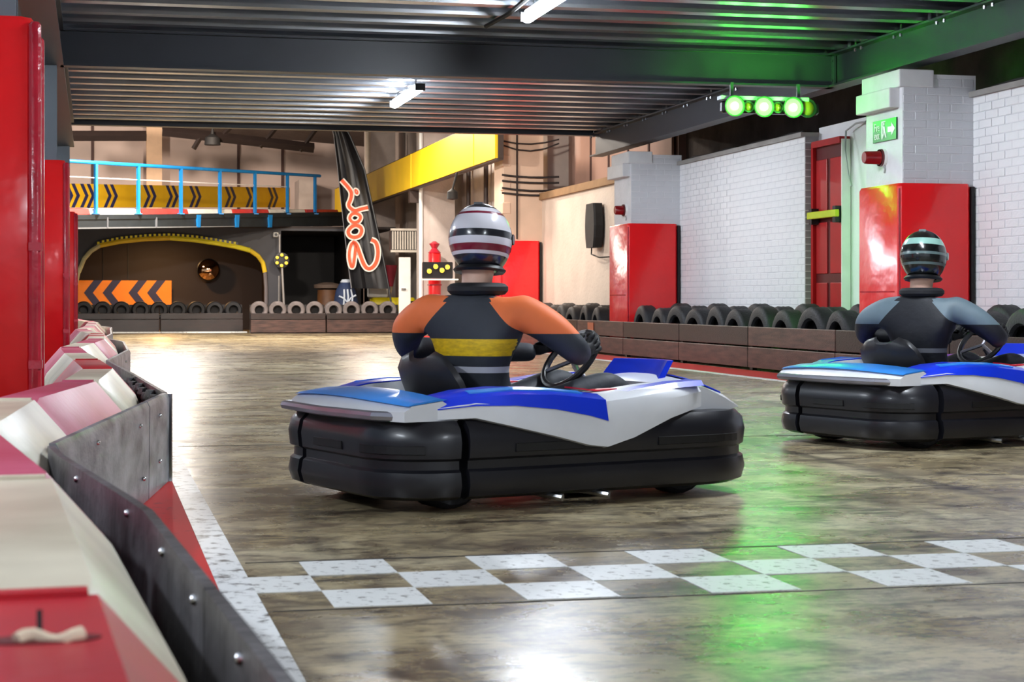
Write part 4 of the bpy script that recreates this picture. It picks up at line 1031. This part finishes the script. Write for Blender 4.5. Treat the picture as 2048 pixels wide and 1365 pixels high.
    # nose fairing and front number panel
    ys2 = [-.44 + .08*i for i in range(12)]
    ns = MB().loft([[(.46, y, .32), (.46, y, .43), (.60, y, .455 - .04*(abs(y)/.44)**2), (.80 - .1*(abs(y)/.44)**3, y, .40 - .03*(abs(y)/.44)**2), (.885 - .12*(abs(y)/.44)**3, y, .335), (.80 - .1*(abs(y)/.44)**3, y, .32)] for y in ys2]).build('nose_fairing', k_white, t, True)
    MB().loft([[(.62, y, .457 - .04*(abs(y)/.44)**2), (.62, y, .461 - .04*(abs(y)/.44)**2), (.79 - .1*(abs(y)/.44)**3, y, .410 - .03*(abs(y)/.44)**2), (.79 - .1*(abs(y)/.44)**3, y, .404 - .03*(abs(y)/.44)**2)] for y in ys2[1:-1]]).build('blue_flash', k_blue, ns, True)
    pn = MB().loft([[(.56 + .1*k - .05*(abs(y)/.15)**2, y*1.3*(1 - .12*k), .38 + .13*k) for y in (-.17, -.1, 0, .1, .17)] + [(.59 + .1*k - .05*(abs(y)/.15)**2, y*1.3*(1 - .12*k), .38 + .13*k) for y in (.17, .1, 0, -.1, -.17)] for k in (0, .5, 1)]).build('front_panel', k_blue, t, True)
    MB().loft([[(.595 + .1*k - .05*(abs(y)/.15)**2, y*1.3*(1 - .12*k), .38 + .13*k) for y in (-.1, 0, .1)] + [(.599 + .1*k - .05*(abs(y)/.15)**2, y*1.3*(1 - .12*k), .38 + .13*k) for y in (.1, 0, -.1)] for k in (.3, .85)]).build('number_plate', k_white, pn, True)
    # steering
    MB().tube([(.56, 0, .12), (.28, 0, .49)], .013, 8).build('steering_column', k_tube, t)
    sw = Matrix.Translation((.26, 0, .515)) @ Matrix.Rotation(R(-52), 4, 'Y')
    ring = [sw @ Vector((.135*math.cos(2*math.pi*i/24), .15*math.sin(2*math.pi*i/24), 0)) for i in range(25)]
    o = MB().tube(ring, .014, 8, False).build('steering_wheel', k_seat, t, True)
    for a in (0, 120, 240):
        MB().tube([sw @ Vector((0, 0, -.01)), sw @ Vector((.13*math.cos(R(a)), .145*math.sin(R(a)), 0))], .009, 6).build('spoke', k_tube, o)
    # seat shell
    prof = [(-.425, .53, .09), (-.422, .512, .165), (-.41, .47, .22), (-.385, .42, .24), (-.35, .28, .235), (-.27, .16, .22), (-.12, .12, .21), (.06, .14, .19), (.13, .17, .17)]
    rings = []
    for x, z, hw in prof:
        rings.append([(x + .03*(abs(q)/1.0)**2*(1 if z > .2 else 0), q*hw, z + .10*abs(q)**3*(1 if z < .3 else .3)) for q in (-1, -.8, -.4, 0, .4, .8, 1)])
    o = MB(); nn = 7; vs = [p for r_ in rings for p in r_]; th_ = [Vector(p) + Vector((-.02, 0, -.012)) for p in vs]
    fs = [(i*nn+k_, i*nn+k_+1, (i+1)*nn+k_+1, (i+1)*nn+k_) for i in range(len(rings)-1) for k_ in range(nn-1)]
    off = len(vs); edge = [i*nn for i in range(len(rings))] + [(len(rings)-1)*nn + k_ for k_ in range(1, nn)] + [i*nn + nn-1 for i in range(len(rings)-2, -1, -1)] + [k_ for k_ in range(nn-2, 0, -1)]
    fs += [tuple(j + off for j in reversed(q)) for q in fs] + [(a, b, b + off, a + off) for a, b in zip(edge, edge[1:] + edge[:1])]
    o.add(vs + th_, fs).build('seat', k_seat, t, True)
    # engine on the right, tank on the left, exhaust
    en = MB().cbox((-.42, -.34, .24), (.24, .15, .20), .02).build('engine', M('engine_grey', (84, 84, 90), .45, .4, var=.2), t)
    for k_ in range(5): MB().box((-.42, -.34, .30 + .022*k_), (.20 - .01*k_, .16, .008)).build('cooling_fin', k_tube, en)
    MB().tube([(-.52, -.30, .22), (-.66, -.28, .22), (-.70, -.1, .23), (-.70, .18, .23)], .032, 10).build('exhaust', M('exhaust_steel', (120, 112, 106), .35, .9), t, True)
    MB().cbox((.22, .0, .14), (.22, .20, .13), .03).build('fuel_tank', k_dark, t)
    for s in (-1, 1): MB().tube([(.60, s*.12, .08), (.64, s*.12, .22)], .011, 6).build('pedal', chrome, t)
    return t
def thing_part(name, parent, loc):                        # an empty part with sub-parts
    o = bpy.data.objects.new(name, None); col.objects.link(o); o.parent = parent; o.location = loc; o.empty_display_size = .05; return o

# ================================================================== DRIVERS
def skin_eval(joints, edges, name, sub_=2):
    me = bpy.data.meshes.new(name); me.from_pydata([j[0] for j in joints], edges, [])
    o = bpy.data.objects.new(name, me); col.objects.link(o)
    sm = o.modifiers.new('skin', 'SKIN'); sm.use_smooth_shade = True; sm.branch_smoothing = .4
    for i, j in enumerate(joints):
        sv = me.skin_vertices[0].data[i]; r = j[1]; sv.radius = (r, r) if not isinstance(r, tuple) else r
        sv.use_root = (i == 0)
    ss = o.modifiers.new('sub', 'SUBSURF'); ss.levels = sub_; ss.render_levels = sub_
    dg = bpy.context.evaluated_depsgraph_get(); dg.update()
    out = bpy.data.meshes.new_from_object(o.evaluated_get(dg)); bpy.data.objects.remove(o); return out
skin_m = M('skin', (222, 178, 156), .5, var=.06)
def driver(label, loc, rz, pal, twist=22, lean=0.0, helm='white', look=10):
    t = thing('person', label, 'person', loc, rz)
    tw = Matrix.Rotation(R(twist), 3, 'Z')
    def T(x, y, z):                                      # torso joints: twisted about the pelvis axis
        k = min(1, max(0, (z - .30)/.35)); v = Vector((x + .14, y, 0)); v = Matrix.Rotation(R(twist)*k, 3, 'Z') @ v
        return (v.x - .14 + lean*k, v.y, z)
    J = [((-.14, 0, .30), (.15, .13)),                    # 0 pelvis
         (T(-.20, 0, .42), (.18, .12)), (T(-.235, 0, .56), (.20, .13)), (T(-.235, 0, .67), (.185, .12)), (T(-.215, 0, .755), (.075, .07)),
         (T(-.20, 0, .82), .058), (T(-.18, 0, .90), .075), (T(-.17, 0, 1.0), .085)]   # 5 neck 6 jaw 7 head
    E_ = [(0, 1), (1, 2), (2, 3), (3, 4), (4, 5), (5, 6), (6, 7)]
    hands = {}
    for s in (-1, 1):
        i = len(J)
        hd = (.205, s*.165, .54)
        el = Vector(T(-.09, s*.40, .555))
        J += [(T(-.215, s*.195, .712), .086), (T(-.19, s*.30, .65), .074), (tuple(el), .056), (tuple((el + Vector(hd))/2), .05), (hd, .038)]
        E_ += [(3, i), (i, i+1), (i+1, i+2), (i+2, i+3), (i+3, i+4)]
        hands[s] = (Vector(hd), (Vector(hd) - el).normalized())
        i = len(J)
        J += [((-.06, s*.115, .27), .098), ((.16, s*.165, .36), .082), ((.33, s*.18, .42), .068), ((.47, s*.155, .31), .056), ((.585, s*.125, .175), .044), ((.63, s*.12, .16), .042), ((.67, s*.12, .25), .036)]
        E_ += [(0, i), (i, i+1), (i+1, i+2), (i+2, i+3), (i+3, i+4), (i+4, i+5), (i+5, i+6)]
    me = skin_eval(J, E_, 'body', 3)
    me.materials.clear()
    for k in ('suit', 'shoulder', 'text', 'skin', 'trim', 'boot'): me.materials.append(pal[k])
    inv = tw.inverted(); bm = bmesh.new(); bm.from_mesh(me)
    for co, no in (((0, 0, .79), (0, 0, 1)), ((0, 0, .745), (0, 0, 1)), ((0, 0, .625), (0, 0, 1)), ((0, 0, .54), (0, 0, 1)), ((0, 0, .605), (0, 0, 1)), ((0, 0, .476), (0, 0, 1)), ((0, 0, .50), (0, 0, 1)), ((0, .05, .785), (0, 1, 1)), ((0, -.05, .785), (0, -1, 1)), ((0, .24, 0), (0, 1, 0)), ((0, -.24, 0), (0, 1, 0))):
        co = tw @ (Vector(co) + Vector((.14, 0, 0))) + Vector((-.14 + lean, 0, 0)); no = tw @ Vector(no)
        bmesh.ops.bisect_plane(bm, geom=bm.verts[:] + bm.edges[:] + bm.faces[:], plane_co=co, plane_no=no)
    bm.to_mesh(me); bm.free()
    for p in me.polygons:
        c = p.center; v = inv @ Vector((c.x + .14 - lean, c.y, 0)); x, y, z = v.x - .14, v.y, c.z
        nrm_ = inv @ Vector(p.normal)
        i = 0
        if z > .79 and abs(y) < .14: i = 3
        elif z > .745 and abs(y) < .10: i = 0
        elif z > .625 and x < .10 and abs(y) > .05 + max(0, (.785 - z))*1.0: i = 1
        elif nrm_.x < -.02 and x < -.06 and .54 < z < .605 and abs(y) < .24: i = 2
        elif abs(z - .488) < .012 and abs(y) < .30 and x < .0: i = 4
        if c.x > .55 and z < .34: i = 5
        p.material_index = i; p.use_smooth = True
    link('body', me, t)
    # gloves: palm and five curled fingers closing on the wheel rim
    for s in (-1, 1):
        h, d = hands[s]; g = []
        up_ = Vector((-.55, 0, .83)); side = Vector((0, s, 0)); fw = Vector((.83, 0, .55))
        palm = h + fw*.03
        J = [(tuple(h - d*.03), .034), (tuple(palm), .030)]; E_ = [(0, 1)]
        for k in range(4):
            b = len(J); o_ = up_*(.032 - .021*k); ln = (.030, .034, .032, .026)[k]
            p0 = palm + fw*.035 + o_; p1 = p0 + fw*ln; p2 = p1 - side*.026 + fw*.006; p3 = p2 - fw*.024 - side*.006
            J += [(tuple(p0), .0105), (tuple(p1), .010), (tuple(p2), .0095), (tuple(p3), .0085)]; E_ += [(1, b), (b, b+1), (b+1, b+2), (b+2, b+3)]
        b = len(J); p0 = palm + up_*.022 - side*.02; p1 = p0 + up_*.022 - side*.012 + fw*.02; p2 = p1 + fw*.028
        J += [(tuple(p0), .0125), (tuple(p1), .011), (tuple(p2), .0095)]; E_ += [(1, b), (b, b+1), (b+1, b+2)]
        gm = skin_eval(J, E_, 'glove', 1); gm.materials.clear(); gm.materials.append(pal['glove']); link('glove', gm, t)
    # helmet
    hc = Vector(T(-.165, 0, .985)); hz = R(twist + look)
    ho = thing_part('helmet', t, hc); ho.rotation_euler = (R(0), R(6), hz)
    def shell(scale, keep, mats, pick, name, thick=None):
        bm = bmesh.new(); bmesh.ops.create_uvsphere(bm, u_segments=48, v_segments=32, radius=1)
        for v in bm.verts:
            x, y, z = v.co
            X, Y, Z = x*.148, y*.122, z*.142
            if z < 0:
                k = min(1, -z*1.4); X = X*(1 + .10*k*(1 if x > 0 else -.25)) ; Y *= (1 - .06*k)
                if x > .2: X += .022*k
            Z = max(Z, -.125)
            v.co = Vector((X, Y, Z))*scale
        dele = [f for f in bm.faces if not keep(f.calc_center_median()/scale)]
        bmesh.ops.delete(bm, geom=dele, context='FACES')
        for f in bm.faces: f.smooth = True; f.material_index = pick(f.calc_center_median()/scale)
        m_ = bpy.data.meshes.new(name); bm.to_mesh(m_); bm.free()
        for q in mats: m_.materials.append(q)
        return m_
    def front(c): return c.x > .045 and -.045 < c.z < .052 and abs(math.atan2(c.y, c.x)) < R(78)
    if helm == 'white':
        mats = [pal['h1'], pal['h2'], pal['h3']]
        def pick(c):
            q = c.z
            if c.z < -.062 or q > .115: return 2
            if .085 < q <= .105: return 1
            if .005 < q < .022: return 2
            if -.048 < q < -.022: return 1
            return 0
    else:
        mats = [pal['h1'], pal['h2'], pal['h3']]
        def pick(c):
            if .058 < c.z < .085: return 1
            if -.005 < c.z < .008 or -.055 < c.z < -.045: return 2
            return 0
    link('shell', shell(1.0, lambda c: c.z > -.1245 and not front(c), mats, pick, 'shell'), ho)
    link('visor', shell(1.012, lambda c: front(Vector((c.x + .002, c.y, c.z*.98))), [M('dark_visor', (14, 16, 22), .08, coat=.8)], lambda c: 0, 'visor'), ho)
    MB().lathe([(.095, -.105), (.108, -.118), (.10, -.128), (.075, -.12)], 28, Matrix.Diagonal((1.08, .95, 1, 1))).build('neck_roll', k_dark, ho, True)
    MB().box((-.0, 0, .135), (.10, .035, .014)).build('top_vent', mats[2], ho)
    for s in (-1, 1): MB().lathe([(0, .006), (.02, .005), (.022, 0)], 14, Matrix.Translation((.035, s*.121, .005)) @ Matrix.Rotation(R(-90*s), 4, 'X')).build('visor_pivot', mats[2], ho)
    # neck brace collar
    q = Vector(T(-.19, 0, .80))
    co = MB().lathe([(.08, -.03), (.105, -.026), (.118, -.012), (.118, .004), (.105, .016), (.08, .02)], 28, closed=True).build('neck_brace', pal['brace'], t, True); co.location = q
    return t
P1 = dict(suit=M('charcoal_race_suit', (44, 48, 56), .65, var=.15, bump=.2, bscale=18), shoulder=M('orange_suit_panel', (246, 122, 62), .6, var=.12), text=M('yellow_back_print', (240, 200, 10), .55, c2=(200, 160, 8), scale=30, stretch=(1, 1, 3)), skin=skin_m, trim=M('pale_grey_trim', (190, 192, 204), .6), boot=black_mat, glove=black_mat,
          h1=M('white_helmet', (226, 224, 232), .2, coat=.5, var=.04), h2=M('maroon_helmet_stripe', (124, 18, 48), .25, coat=.5), h3=M('dark_helmet_stripe', (34, 34, 42), .25, coat=.5), brace=M('black_brace', (24, 24, 28), .7))
P2 = dict(P1); P2.update(suit=M('black_race_suit', (16, 18, 26), .6, var=.2, bump=.2, bscale=18), shoulder=M('grey_blue_suit_panel', (104, 122, 132), .55, var=.2), text=M('black_race_suit', (16, 18, 26)), trim=M('dim_grey_trim', (110, 112, 120), .6),
          h1=M('black_helmet', (18, 22, 22), .2, coat=.5), h2=M('pale_teal_helmet_stripe', (150, 196, 184), .25, coat=.5), h3=M('grey_helmet_stripe', (96, 116, 116), .3, coat=.4))
def place(px, py_ground, phi):
    q = G(px, py_ground); return (q.x, q.y, 0), R(phi) - YAW
l1, r1 = place(1028, 984, 30)
kart('blue and white racing kart with black bumpers, driven by the driver in orange shoulders', l1, r1)
driver('kart driver in charcoal suit with orange shoulders and white helmet, seen from behind', l1, r1, P1, twist=38)
l2, r2 = place(1890, 880, 28)
kart('blue and white racing kart with black bumpers near the tyre wall, driver in black', l2, r2)
driver('kart driver in black suit and black helmet with pale stripes', l2, r2, P2, twist=30, helm='dark')
